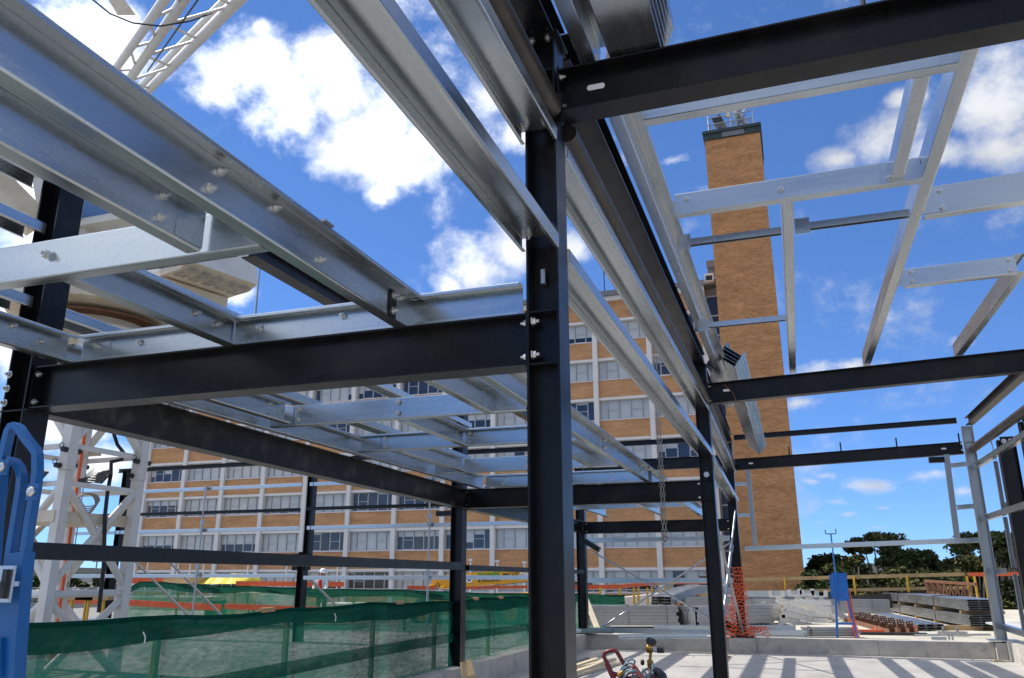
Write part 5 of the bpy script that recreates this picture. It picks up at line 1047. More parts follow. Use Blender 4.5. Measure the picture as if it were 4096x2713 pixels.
s = MB(); s.v = [Vector(q) for q in ((a.x-1, 90, -.2), (c.x+6, 90, -.2), (c.x+6, 96, 1.6), (a.x-1, 96, 1.6), (c.x+6, 102, -.2), (a.x-1, 102, -.2))]; s.f = [(0,1,2,3), (3,2,4,5), (0,3,5), (1,4,2)]; part('roof', s, 'brown_primer', t)
# ================================================================== roof deck on the right, stacked steel
def gd(px, py, z=.32): return at(px, py, 2, z)
def stack(label, A, Bp, n, cols, h, w, m='galvanised_stock', straps=(.3, .75), sag=0, dark=True, group='bundles of purlins stored on the deck'):
    """strapped bundle: cols x n nested channels lying on their sides, along A->B"""
    A, Bp = Vector(A), Vector(Bp); t = thing('purlin_stack', label, 'steel bundle', ((A+Bp)/2)[:], group)
    w_, u, v = MB().frame(A, Bp)
    NS = 8 if sag else 1
    for c in range(cols):
        for i in range(n):
            s = MB(); j = random.uniform(-.05, .05)
            pr = [(0, .012), (0, h-.004), (w, h-.004), (w, h-.02)] if not dark else [(0, .010), (0, h-.004), (w, h-.004), (w, .004), (.003, .004)]
            for k in range(NS):
                def P(f): return A.lerp(Bp, f)+w_*j+u*(c*(w+.015))+v*(i*h - 0*f)+Vector((0, 0, sag*math.sin(f*math.pi)))
                s.strip(pr, .004, P(k/NS), P((k+1)/NS))
            part('purlin', s, m, t)
    for f in straps:
        s = MB(); c = A.lerp(Bp, f)+Vector((0, 0, sag*math.sin(f*math.pi))); W = cols*(w+.015); H = n*h
        s.rect([c-u*.006-v*.004, c-u*.006+v*(H+.004), c+u*(W+.006)+v*(H+.004), c+u*(W+.006)-v*.004], .03, .004, w_); part('strap', s, 'black_plastic', t)
    return t
def timber(label, A, Bp, a=.09, b_=.09, m='timber', group='timber bearers under the steel', name='timber_bearer'):
    s = MB(); s.rect([A, Bp], a, b_); return solid(name, s, m, label, 'timber', group)
# long curved double bundle at the right
A, Bp = Vector((4.10, 24.9, .40)), Vector((3.22, 38.0, .36))
stack('lower long sagging bundle of purlins at the right with dark open ends', A, Bp, 5, 3, .057, .26, sag=-.01)
stack('upper long sagging bundle of purlins at the right with dark open ends', A+Vector((.03, .1, .39)), Bp+Vector((-.03, 0, .37)), 5, 3, .057, .26, sag=.03)
for f, lab in ((.06, 'front'), (.3, 'second'), (.52, 'third'), (.75, 'rear')):
    q = A.lerp(Bp, f); timber('%s timber bearer between the two long bundles' % lab, q+Vector((-.02, 0, .335)), q+Vector((1.05, .05, .335)), .10, .08)
    timber('%s timber bearer under the lower long bundle' % lab, q+Vector((-.05, 0, -.05)), q+Vector((1.1, .05, -.05)), .12, .09)
stack('bundle of purlins behind the galvanised column at the right edge', (4.75, 22.2, .36), (6.6, 25.8, .36), 5, 3, .075, .26)
stack('long straight strapped bundle of purlins left of the second column', gd(2350, 2497, .36)+Vector((0, 0, 0)), gd(2695, 2497, .36), 6, 3, .088, .26, straps=(.45, .88))
A = gd(2700, 2500, .36); tb_ = stack('short turned bundle of purlins with holed ends beside the long straight bundle', A, A+Vector((1.9, 2.6, 0)), 5, 3, .10, .28, straps=())
for k in range(3):
    w_ = Vector((1.9, 2.6, 0)).normalized(); u_ = w_.cross(Vector((0,0,1))); q = A+u_*(.14+k*.295)-w_*(.075+.01*k)+Vector((0,0,.25)); s = MB(); s.rect([q-u_*.135, q+u_*.135], .012, .48); e_ = part('end_plate', s, 'galvanised_stock', tb_)
    for sx, sz in ((-.08, -.16), (.08, -.16), (-.08, .16), (.08, .16)): s = MB(); s.lathe([(.02, .007), (.02, .010)], q+u_*sx+Vector((0,0,sz)), -w_, 8); part('bolt_hole', s, 'black_plastic', e_)
A = at(2610, 2440, 1, 29); stack('bundle of purlins with a bowed top behind the long straight bundle', (A.x, 29, .75), (A.x+1.9, 33, .95), 3, 3, .09, .25, sag=.25, straps=())
A = at(2740, 2460, 1, 30); stack('flat bundle of purlins behind the second column', (A.x, 30, .55), (A.x+4.5, 31, .55), 5, 2, .09, .25)
A = at(2870, 2470, 1, 29.5); stack('long bundle of purlins behind the orange mesh', (A.x, 29.5, .35), (A.x+3.6, 30.2, .35), 6, 2, .10, .25)
A = at(3275, 2455, 1, 33); stack('strapped bundle of purlins behind the blue power stand', (A.x, 33, .40), (A.x+2.4, 33, .40), 4, 2, .12, .3)
# loose lengths lying just behind the kerb
def loose(label, A, Bp, h=.2, b_=.075, s_=1, m='galvanised_x', prof=None): return gal('loose_purlin', label, A, Bp, prof or Cs(h, b_, .018, s_), 'purlin', 'loose purlins behind the kerb', m)
loose('loose purlin on the kerb edge left of the second column', gd(2475, 2556, .34), gd(2830, 2553, .34), .10)
loose('loose purlin behind the one on the kerb edge', (-3.6, 21.6, .33), (-.9, 21.8, .33), .17)
loose('grey loose purlin running behind the corner column foot', (-1.9, 21.0, .31), (.05, 21.1, .31), .15)
loose('second grey loose purlin behind the corner column foot', (-2.1, 21.5, .31), (-.2, 21.7, .31), .22)
loose('stub of galvanised channel on the kerb at the far left column', (-5.4, 20.15, .36), (-4.35, 20.15, .36), .10)
loose('thin galvanised channel lying on the kerb at the right', gd(3655, 2545, .34), gd(3960, 2543, .34), .045, .05)
st = stack('low stack of thin flat battens right of the corner column', (-.05, 21.3, .31), (1.15, 21.6, .31), 6, 2, .035, .12, straps=(.1,), dark=False)
timber('small timber packer under the thin battens', (.15, 21.15, .34), (.15, 21.15, .48), .07, .05)
# grey steel wall panels behind
gp = thing('panel_wall', 'low pale grey panel wall in three panels behind the stacked steel', 'wall', (-.6, 36, .3))
for px0, px1 in ((2862, 3092), (3098, 3176), (3180, 3275)):
    a, c = at(px0, 2400, 1, 36), at(px1, 2364, 1, 36); s = MB(); s.box(a.x, c.x, 36, 36.12, .30, c.z); part('panel', s, 'pale_panel', gp)
# white concrete up-stands
w1 = thing('concrete_upstand', 'white concrete wall left of the second column, turning back towards the brick', 'wall', (-4, 36, .3))
def wallq(P0, P1, z0, z1, th=.2): 
    P0, P1 = Vector(P0), Vector(P1); s = MB(); s.rect([(P0.x, P0.y, (z0+z1)/2), (P1.x, P1.y, (z0+z1)/2)], th, z1-z0); return s
a, c = at(2290, 2393, 2, 1.05), at(2434, 2394, 2, 1.05); c2_ = at(2650, 2362, 2, 1.05)
Yw = 28.5; a, c = at(2290, 2393, 1, Yw), at(2434, 2394, 1, Yw); part('wall_section', wallq((a.x-1.5, Yw), (c.x, Yw), .3, c.z), 'white_concrete', w1)
d_ = Vector((0, 1, 0)); far = Vector((c.x, Yw+16, 0)); part('wall_section', wallq((c.x+.1, Yw+.1), (c.x+.1, Yw+16), .302, c.z-.002), 'white_concrete', w1)
w2 = thing('concrete_upstand', 'sunlit white concrete wall behind the galvanised column at the right', 'wall', (7.5, 33, .3))
part('wall_section', wallq((8.4, 30), (9.3, 40.5), .3, 1.28), 'white_concrete', w2); part('coping_band', wallq((8.36, 30), (9.26, 40.5), .92, 1.12, .17), 'rubber_grey', w2)
# guard rails along the deck edge
def rail_run(label, pts, zs, posts, m0, pm='yellow_paint'):
    t = thing('edge_guard_rail', label, 'guard rail', pts[0][:])
    for z in zs:
        for i in range(len(pts)-1):
            A, Bp = pts[i].copy(), pts[i+1].copy(); A.z = pts[i].z+z; Bp.z = pts[i+1].z+z
            s = MB(); s.rect([A, Bp], .045, .14 if z == zs[0] else .12); part('rail', s, m0 if not isinstance(m0, list) else m0[i], t)
    for P, z0, z1 in posts: s = MB(); s.rect([(P.x, P.y-.06, z0), (P.x, P.y-.06, z1)], .07, .07, (1,0,0)); part('post', s, pm, t)
    return t
P = [at(2895, 2321, 1, 36.5), at(3860, 2297, 1, 36.5)]
rail_run('weathered timber guard rail on yellow posts from the tower to the right', P, [0, -.50], [(at(x, 2320, 1, 36.5), .3, at(x, 2305 if x > 3300 else 2312, 1, 36.5).z) for x in (3138, 3415, 3628, 3868)], 'timber')
P = [at(3875, 2298, 1, 36.3), at(4110, 2296, 1, 36.3)]
rail_run('orange guard rail at the far right beyond the galvanised column', P, [0], [(at(x, 2300, 1, 36.3), .3, at(x, 2304, 1, 36.3).z) for x in (3895, 3937)], 'orange_timber')
P = [at(2240, 2351, 1, 27.5), at(2480, 2347, 1, 29), at(2560, 2338, 1, 31), at(2620, 2334, 1, 32.5), at(2700, 2330, 1, 33.5), at(2895, 2328, 1, 35)]
rail_run('orange guard rail on yellow posts left of the corner column', P, [0], [(at(x, 2350, 1, y), .3, at(x, 2348, 1, y).z-.02) for x, y in ((2402, 28), (2480, 28.8), (2536, 30), (2554, 30.6), (2590, 31.6), (2609, 32), (2638, 32.6), (2664, 33), (2685, 33.3))], ['orange_timber', 'orange_timber', 'orange_timber', 'timber', 'orange_timber'])
plank('lower timber rail behind the rusty frame left of the second column', at(2655, 2380, 1, 33), at(2905, 2378, 1, 35), .16, .045, 'timber', 'rails left of the corner column')
# rusty frames
rf = thing('rusty_girder', 'rusty curved steel girder standing left of the second column', 'steel frame', at(2730, 2420, 1, 34)[:])
A, Bp = at(2650, 2368, 1, 34.5), at(2785, 2346, 1, 34); s = MB(); s.rect([A, A.lerp(Bp, .5)+Vector((0,0,.06)), Bp], .12, .06); part('top_chord', s, 'rust', rf)
for k in range(6): q = A.lerp(Bp, .12+.16*k); s = MB(); s.rect([q, q+Vector((.15, -.1, -.35)), q+Vector((.12, 0, -.95))], .05, .16, (1,0,0)); part('web_plate', s, 'rust', rf)
s = MB(); s.rect([A+Vector((0,0,-1)), Bp+Vector((0,0,-.95))], .12, .08); part('bottom_chord', s, 'rust', rf)
rt_ = thing('rusty_truss', 'rusty brown lattice truss lying behind the long bundles at the right', 'truss', at(3800, 2390, 1, 34)[:])
A, Bp = at(3700, 2324, 1, 35.5), at(3905, 2338, 1, 33.5); C_, D_ = at(3712, 2368, 1, 35.5), at(3900, 2410, 1, 33.5)
s = MB(); s.rect([A, Bp], .10, .10); part('top_chord', s, 'rust', rt_); s = MB(); s.rect([C_, D_], .10, .10); part('bottom_chord', s, 'rust', rt_)
for k in range(8):
    t0 = (k+.1)/8; s = MB(); 
    if k < 3: s.rect([A.lerp(Bp, t0), A.lerp(Bp, t0+.06)+Vector((0,0,-.25)), C_.lerp(D_, t0+.07)], .03, .18, (1,0,0))
    else: s.rect([A.lerp(Bp, t0), C_.lerp(D_, t0-.03)], .05, .05); s.rect([A.lerp(Bp, t0), C_.lerp(D_, t0+.07)], .05, .05)
    part('web_member', s, 'rust', rt_)
s = MB(); s.rect([at(3280, 2418, 1, 36.2), at(3720, 2395, 1, 36.2)], .10, .55); solid('dark_beam', s, 'brown_primer', 'deep dark brown steel beam along the deck edge behind the truss', 'beam')
# white cranked stringers piled up
def hq(x, y, Y): return at(2840+x*600/2352, 2200+y*600/2352, 1, Y)
def bar3(par, nm, pts, a, b_, m='white_paint'): s = MB(); s.rect(pts, a, b_); return part(nm, s, m, par)
for i, nm in enumerate(('top', 'second', 'third', 'lowest')):
    dx, dy = -28*i, 96*i; L0, L1_ = hq(860+dx, 888+dy, 26.6), hq(1185+dx, 888+dy, 26.6)
    M0, M1_ = hq(1225+dx*.9, 905+dy*.98, 26.45), hq(1625+dx*.9, 1012+dy*.92, 27.0); N1_ = hq(1870+dx*.6, 1020+dy*.92, 27.0)
    t = thing('white_stringer', '%s cranked white steel stringer of the front pile behind the kerb' % nm, 'stair stringer', M0[:], 'pile of white stair stringers')
    bar3(t, 'landing_bar', [L0, L1_], .10, .12); bar3(t, 'raking_bar', [M0, M1_], .09, .15); bar3(t, 'landing_bar', [M1_+Vector((.03, 0, 0)), N1_], .10, .12)
    bar3(t, 'knee_plate', [M0+Vector((-.06, -.02, -.12)), M0+Vector((-.06, -.02, .14))], .16, .12)
    bar3(t, 'end_plate', [L0+Vector((-.04, .02, -.12)), L0+Vector((-.04, .02, .14))], .12, .06)
    q = L0.lerp(L1_, .97); bar3(t, 'packer', [q+Vector((-.05, -.08, -.10)), q+Vector((-.05, -.08, .06))], .09, .09, 'timber')
    for f in (.15, .45, .75): s = MB(); s.lathe([(.016, 0), (.016, .004)], M0.lerp(M1_, f)+Vector((.062, -.03, .02)), (1, -.25, 0), 8); part('bolt_hole', s, 'black_plastic', t)
for i, (x0, y0, x1, y1, nm) in enumerate(((1050, 775, 1640, 1000, 'leftmost'), (1350, 760, 1760, 1010, 'second'), (1515, 745, 1960, 1080, 'third'), (1725, 775, 2140, 1090, 'rightmost'))):
    A, Bp = hq(x0, y0, 28.0), hq(x1, y1, 29.2); t = thing('white_forked_bar', '%s long white steel bar with raised fork end at the back of the white pile' % nm, 'steel bar', Bp[:], 'white forked bars')
    bar3(t, 'bar', [A, Bp], .10, .17); bar3(t, 'fork_base', [A+Vector((-.17, 0, .08)), A+Vector((.17, 0, .08))], .12, .04)
    for sx in (-.17, .17): bar3(t, 'fork', [A+Vector((sx, 0, .06)), A+Vector((sx*1.15, 0, .26))], .12, .035, 'white_paint')
for i, (x0, y0, x1, y1, nm) in enumerate(((1250, 830, 1900, 830, 'upper'), (1650, 925, 1900, 925, 'lower'))):
    t = thing('white_cross_bar', '%s white cross bar lying across the forked bars' % nm, 'steel bar', hq(x0, y0, 27)[:], 'white cross bars')
    bar3(t, 'bar', [hq(x0, y0, 27.6), hq(x1, y1, 27.6)], .10, .13)
# blue temporary power stand
ps = thing('power_stand', 'bright blue temporary power board on a four legged stand with cable mast', 'power board', (.85, 21.1, .30))
for (x, y, tx, ty) in ((.68, 20.95, .75, 21.03), (1.12, 20.95, 1.02, 21.03), (.72, 21.3, .76, 21.17), (1.10, 21.3, 1.02, 21.17)):
    s = MB(); s.rect([(x, y, .31), (tx, ty, 1.12)], .035, .035, (1,0,0)); part('leg', s, 'bright_blue_paint', ps)
s = MB(); s.rect([(.70, 20.97, .62), (1.09, 20.97, .62)], .03, .045); part('stretcher', s, 'bright_blue_paint', ps)
s = MB(); s.box(.73, 1.04, 21.0, 21.2, 1.12, 1.74); bx = part('cabinet', s, 'bright_blue_paint', ps); s = MB(); s.box(.725, 1.045, 20.985, 20.998, 1.14, 1.72); d_ = part('door', s, 'bright_blue_paint', bx)
s = MB(); s.box(.66, .72, 20.98, 21.0, 1.18, 1.70); part('side_flap', s, 'bright_blue_paint', ps)
s = MB(); s.box(.64, .68, 20.96, 20.975, 1.25, 1.32); part('catch', s, 'bright_blue_paint', ps)
s = MB(); s.tube([(.80, 20.975, 1.05), (.805, 20.97, 1.75), (.80, 20.98, 2.62)], .016, 8); part('cable_mast', s, 'bright_blue_paint', ps)
s = MB(); s.tube([(.68, 20.98, 2.72), (.685, 20.98, 2.63), (.80, 20.98, 2.625), (.915, 20.98, 2.63), (.92, 20.98, 2.74)], .012, 8); part('mast_fork', s, 'black_steel', ps)
s = MB(); s.tube([(1.0, 21.22, 1.15), (1.03, 21.25, .8), (1.08, 21.2, .45), (1.10, 21.2, .31)], .02, 7); s.tube([(1.07, 21.1, 1.35), (1.09, 21.1, .9), (1.13, 21.1, .5), (1.15, 21.1, .31)], .02, 7); s.tube([(1.05, 21.25, 1.1), (1.08, 21.2, .7), (1.12, 21.15, .34)], .02, 7); solid('extension_cable', s, 'orange_plastic', 'orange extension cables hanging from the blue power stand', 'cable')
# brown cleated channels, pale strips, orange and brown boards, block
for i, (dx, dy, nm) in enumerate(((0, 0, 'front'), (.30, .25, 'middle'), (.55, .5, 'rear'))):
    A, Bp = Vector((2.05+dx*.9, 22.6+dy, .31)), Vector((1.35+dx*.6, 28.8+dy, .31)); t = thing('cleated_channel', '%s rust brown channel with bolted upright cleats lying on the deck' % nm, 'channel', A[:], 'rust brown cleated channels')
    s = MB(); s.strip([(-.1, .12), (-.1, 0), (.1, 0), (.1, .12)], .012, A, Bp); part('channel', s, 'rust', t)
    for k in range(7):
        q = A.lerp(Bp, .06+.145*k); s = MB(); s.box(q.x-.07, q.x+.09, q.y, q.y+.012, .32, .58); cl = part('upright_cleat', s, 'rust', t)
        s = MB(); s.lathe([(.018, 0), (.018, .003)], q+Vector((-.02, -.001, .23)), (0,-1,0), 8); s.lathe([(.018, 0), (.018, .003)], q+Vector((.045, -.001, .23)), (0,-1,0), 8); part('bolt_hole', s, 'white_paint', cl)
for i, (dx, nm) in enumerate(((0, 'left'), (.24, 'middle'), (.48, 'right'))):
    stack('%s pale galvanised strip bundle beside the brown channels' % nm, (2.78+dx, 24.3+dx*.6, .33), (2.30+dx*.7, 31.5, .33), 2, 1, .07, .17, straps=())
timber('orange board lying flat behind the blue power stand', (1.2, 23.2, .34), (1.9, 23.3, .34), .2, .07, 'orange_timber', 'boards on the deck', 'board')
timber('long brown board in front of the orange one', (1.25, 22.4, .33), (2.75, 22.55, .33), .15, .07, 'brown_primer', 'boards on the deck', 'board')
timber('orange board half hidden under the brown channels', (1.75, 24.2, .36), (2.75, 24.4, .36), .12, .11, 'orange_timber', 'boards on the deck', 'board')
timber('brown timber under the front end of the pale strips', (3.0, 24.9, .36), (4.4, 25.1, .36), .12, .12, 'timber', 'boards on the deck', 'board')
cb_ = thing('concrete_block', 'small concrete block with two upright brackets on the deck at the right', 'block', (3.1, 22.6, .31)); s = MB(); s.box(2.98, 3.62, 22.5, 22.7, .31, .41); part('block', s, 'kerb_concrete', cb_)
for x in (3.12, 3.42): s = MB(); s.box(x-.03, x+.03, 22.58, 22.59, .411, .52); s.box(x-.03, x-.02, 22.5, 22.6, .411, .52); part('bracket', s, 'galvanised_v', cb_)
br = MB(); br.box(2.65, 2.95, 21.0, 21.06, .31, .37); br.box(2.98, 3.02, 21.0, 21.02, .31, .46); br.box(3.05, 3.09, 21.0, 21.02, .31, .46); solid('steel_bracket', br, 'galvanised_v', 'small galvanised bracket on the thin channel at the right', 'bracket')
for i, (x, y, nm) in enumerate(((4.25, 21.3, 'larger'), (4.95, 22.0, 'smaller'))):
    s = MB(); s.rect([(x-.25, y, .68), (x+.75, y-.9, .40)], .7, .03); solid('white_sheet', s, 'white_paint', '%s white metal sheet leaning behind the galvanised column' % nm, 'sheet')
s = MB(); s.rect([(-5.6, 22.5, 1.15), (-4.95, 21.2, .35)], .12, .08); solid('leaning_timber', s, 'pale_timber', 'pale leaning timber at the far left column', 'timber')
# orange barrier mesh wrapped round the corner column
om = MB(); rm_ = random.Random(8)
def meshsheet(u0, u1, z0, z1, rad, nx, nz, wob, cx=-1.36, cy=20.28):
    def P(i, j):
        u = u0+(u1-u0)*i/nx; z = z0+(z1-z0)*j/nz; r = rad*(1+.35*math.sin(j*.9+i)*.3)*(1.0+.55*(1-j/nz)**2); return Vector((cx+r*math.sin(u)+wob*math.sin(j*2.1+i*1.3), cy-.05-r*math.cos(u)*.8+wob*math.cos(i*1.9), z+wob*math.sin(i*2.3+j)))
    for j in range(nz+1):
        for i in range(nx): om.rect([P(i, j), P(i+1, j)], .009, .016)
    for i in range(nx+1):
        for j in range(nz):
            if (i+j) % 2 == 0: om.rect([P(i, j), P(i+.5, j+1) if i < nx else P(i, j+1)], .008, .008, (1,0,0))
            else: om.rect([P(i, j), P(i, j+1)], .008, .008, (1,0,0))
meshsheet(-1.5, 1.0, .42, 1.45, .17, 8, 14, .03); meshsheet(-.9, 1.3, 1.15, 1.86, .13, 7, 8, .015); meshsheet(-1.9, -.1, .36, 1.0, .27, 7, 8, .04, -1.45)
for k in range(46):
    a = rm_.uniform(-.2, 1.7); r = rm_.uniform(.12, .48); q = Vector((-1.25+r*math.sin(a)*1.0, 20.2-r*.25+.12, .36+rm_.uniform(0, .20))); om.rect([q, q+Vector((rm_.uniform(-.05, .14), rm_.uniform(-.08, .05), rm_.uniform(-.07, .08)))], .016, .016)
for k in range(60):
    q = Vector((-1.95+rm_.uniform(0, .75), 20.12+rm_.uniform(-.03, .25), .345+rm_.uniform(0, .08))); om.rect([q, q+Vector((rm_.uniform(-.1, .1), rm_.uniform(-.05, .05), rm_.uniform(-.04, .06)))], .015, .015)
solid('barrier_mesh', om, 'orange_plastic', 'crumpled orange barrier mesh wrapped around the foot of the corner column', 'barrier mesh')

# ================================================================== things on the near slab
for i in range(7):
    w = .11; y = 11.0+i*.16; x0 = -2.75+.05*i+.1*(i % 2); p0 = at(2300+ i*8, 2690-14*i, 2, .03)
P0 = at(2330, 2705, 2, .03)
for k, (px0, py0, px1, py1, z, nm) in enumerate(((2302, 2700, 2475, 2652, .03, 'nearest'), (2302, 2688, 2457, 2638, .07, 'thin top'), (2302, 2672, 2410, 2648, .03, 'middle'), (2302, 2664, 2388, 2636, .06, 'upper'), (2302, 2648, 2350, 2634, .03, 'farthest grey'))):
    A, Bp = at(px0, py0, 2, z), at(px1, py1, 2, z); d = (Bp-A).normalized(); A = A-d*1.6
    s = MB(); s.rect([A, Bp], .10, .045); solid('timber_length', s, 'rubber_grey' if k == 4 else 'pale_timber', '%s pale timber length lying on the slab beside the middle column' % nm, 'timber', 'pale timber lengths on the slab')
A = at(1868, 2713, 1, 11.6); B_ = at(1880, 2638, 1, 12.2); s = MB(); 
q = [at(1852, 2750, 1, 11.7), at(1916, 2750, 1, 11.6), at(1882, 2638, 1, 12.2), at(1840, 2650, 1, 12.25)]; s.v = [Vector(p) for p in q]+[Vector(p)+Vector((0, .02, 0)) for p in q]; s.f = [(0,1,2,3), (7,6,5,4), (0,4,5,1), (1,5,6,2), (2,6,7,3), (3,7,4,0)]; solid('plywood_sheet', s, 'plywood', 'plywood offcut leaning on the second left column', 'plywood')
# welding trolley
TY_ = 6.6
def tq(px, py, dy=0): return at(px, py, 1, TY_+dy)
tr_ = thing('gas_trolley', 'red gas bottle trolley with loop handle on the slab between the columns', 'trolley', (tq(2520, 2713).x, TY_, 0))
c_b = tq(2620, 2690, .1)
for xo, nm in ((2612, 0), (2545, 1)):
    c = tq(xo, 2690, .1); H = tq(2600, 2672, .1).z if nm == 0 else tq(2600, 2705, .1).z
    s = MB(); s.lathe([(.105, .02), (.115, .05), (.115, H-.10), (.10, H-.04), (.06, H-.005), (.03, H+.005)], (c.x, c.y, 0), n=22); part('gas_bottle', s, 'black_plastic', tr_, smooth=True)
s = MB(); p_ = [tq(2490, 2800), tq(2470, 2740), tq(2432, 2660), tq(2415, 2626), tq(2417, 2615), tq(2428, 2607), tq(2452, 2601), tq(2462, 2603), tq(2470, 2612), tq(2492, 2650), tq(2504, 2671)]; s.tube(p_, .016, 12); part('handle', s, 'red_paint', tr_, smooth=True)
s = MB(); s.tube([tq(2425, 2655), tq(2490, 2800)], .016, 8); s.tube([tq(2440, 2690), tq(2660, 2760)], .016, 8); part('frame', s, 'red_paint', tr_)
for px in (2490, 2640): s = MB(); c = tq(px, 2713, .25); s.lathe([(.06, 0), (.11, .01), (.11, .05), (.06, .06)], (c.x, c.y, .11), (1,0,0), 18); part('wheel', s, 'rubber', tr_)
s = MB(); c = tq(2612, 2690); s.box(c.x-.35, c.x+.13, TY_-.02, TY_+.26, .01, .03); part('footplate', s, 'red_paint', tr_)
rg = thing('gas_regulator', 'brass gas regulator with two black gauges on top of the bottle', 'regulator', tq(2612, 2668, .1)[:])
s = MB(); s.tube([tq(2600, 2668, .1), tq(2598, 2640, .1)], .020, 10); s.tube([tq(2596, 2655, .1), tq(2612, 2650, .1)], .022, 10); s.tube([tq(2600, 2640, .1), tq(2603, 2612, .1)], .012, 8); s.lathe([(.02, 0), (.03, .01), (.03, .05), (.02, .06)], tq(2598, 2612, .1), (0,0,1), 12); s.tube([tq(2598, 2612, .1), tq(2598, 2580, .1)], .021, 12); part('body', s, 'brass', rg)
s = MB(); s.tube([tq(2588, 2596, .07), tq(2612, 2596, .07)], .022, 12); part('bonnet', s, 'brass', rg)
s = MB(); s.tube([tq(2608, 2597, .07), tq(2631, 2600, .07)], .016, 12); part('chrome_collar', s, 'chrome_plate', rg)
s = MB(); s.tube([tq(2629, 2600, .07), tq(2656, 2600, .07)], .024, 14); part('knob', s, 'black_plastic', rg)
for px, py, dy in ((2596, 2563, .12), (2609, 2568, .05)): s = MB(); s.lathe([(.024, 0), (.027, .01), (.027, .032), (.02, .036)], tq(px, py, dy), (.35,-1,0), 18); gp_ = part('gauge', s, 'black_plastic', rg)
s = MB(); s.lathe([(.015, 0), (.022, .008), (.022, .02), (.015, .028)], tq(2577, 2650, .08), (-1,-.3,0), 12); part('valve_wheel', s, 'black_plastic', rg)
s = MB(); s.rect([tq(2614, 2680, .02), tq(2634, 2688, .0)], .03, .012); part('tag', s, 'black_plastic', rg)
rh = random.Random(4)
def hose(label, m, ph, n):
    s = MB(); c = tq(2535, 2738); pts = []
    for i in range(n*14):
        a = 2*math.pi*i/14; k = i/(n*14); pts.append(c+Vector((.10*math.cos(a+ph)*(1+.12*math.sin(i*.7+ph))-.02+.05*k, -.06-.04*math.sin(a*2+ph)-.03*k, -.03+.17*math.sin(a+ph)*(1-.1*k)-.03*math.sin(i*.31))))
    s.tube(pts, .0085, 8); o = solid('hose', s, m, label, 'hose', 'welding hoses on the trolley')
    for p in o.data.polygons: p.use_smooth = True
hose('red welding hose looped over the trolley', 'hose_red', .3, 4); hose('grey blue welding hose looped over the trolley', 'hose_blue', 1.4, 4)
s = MB(); s.tube([tq(2498, 2663, -.03), tq(2506, 2650, -.03), tq(2516, 2641, -.03), tq(2530, 2638, -.03), tq(2540, 2645, -.03), tq(2534, 2670, -.03), tq(2532, 2713, -.03)], .008, 8); solid('hose', s, 'hose_blue', 'single grey blue hose loop standing above the trolley coil', 'hose')
s = MB(); s.tube([tq(2612, 2655, .05), tq(2613, 2690, .02), tq(2606, 2740, 0)], .010, 8); solid('hose', s, 'hose_blue', 'straight grey blue hose running down from the regulator', 'hose')
s = MB(); s.tube([tq(2475, 2705, -.07), tq(2500, 2680, -.07), tq(2520, 2672, -.06)], .018, 8); part('torch', s, 'brass', rg)
# litter along the kerb and on the slab
rl_ = random.Random(12)
li = MB()
for k in range(90):
    x, y = rl_.uniform(-4.7, 3.8), 20.2-abs(rl_.gauss(0, .5)); a = rl_.uniform(.004, .02); li.rect([(x, y, .006+a*.2), (x+rl_.uniform(-.06, .06), y+rl_.uniform(-.03, .03), .006+a*.2)], a, a*.4)
solid('debris', li, 'timber', 'small timber chips and grit scattered along the foot of the kerb', 'debris', kind='stuff')
for px, py, m, sz, lab in ((2905, 2628, 'paper_red', .09, 'scrap of red packaging on the slab near the second column'), (3548, 2614, 'print_white', .06, 'white paper scrap at the foot of the kerb'), (3940, 2620, 'rubber_grey', .11, 'grey crumpled scrap in the kerb corner'), (3995, 2646, 'timber', .12, 'brown flat scrap on the slab in the right corner')):
    c = at(px, py, 2, .01); s = MB(); s.rect([c+Vector((-sz, 0, 0)), c+Vector((0, .02, .025)), c+Vector((sz, -.02, .0))], sz*.9, .012); solid('litter_scrap', s, m, lab, 'scrap')

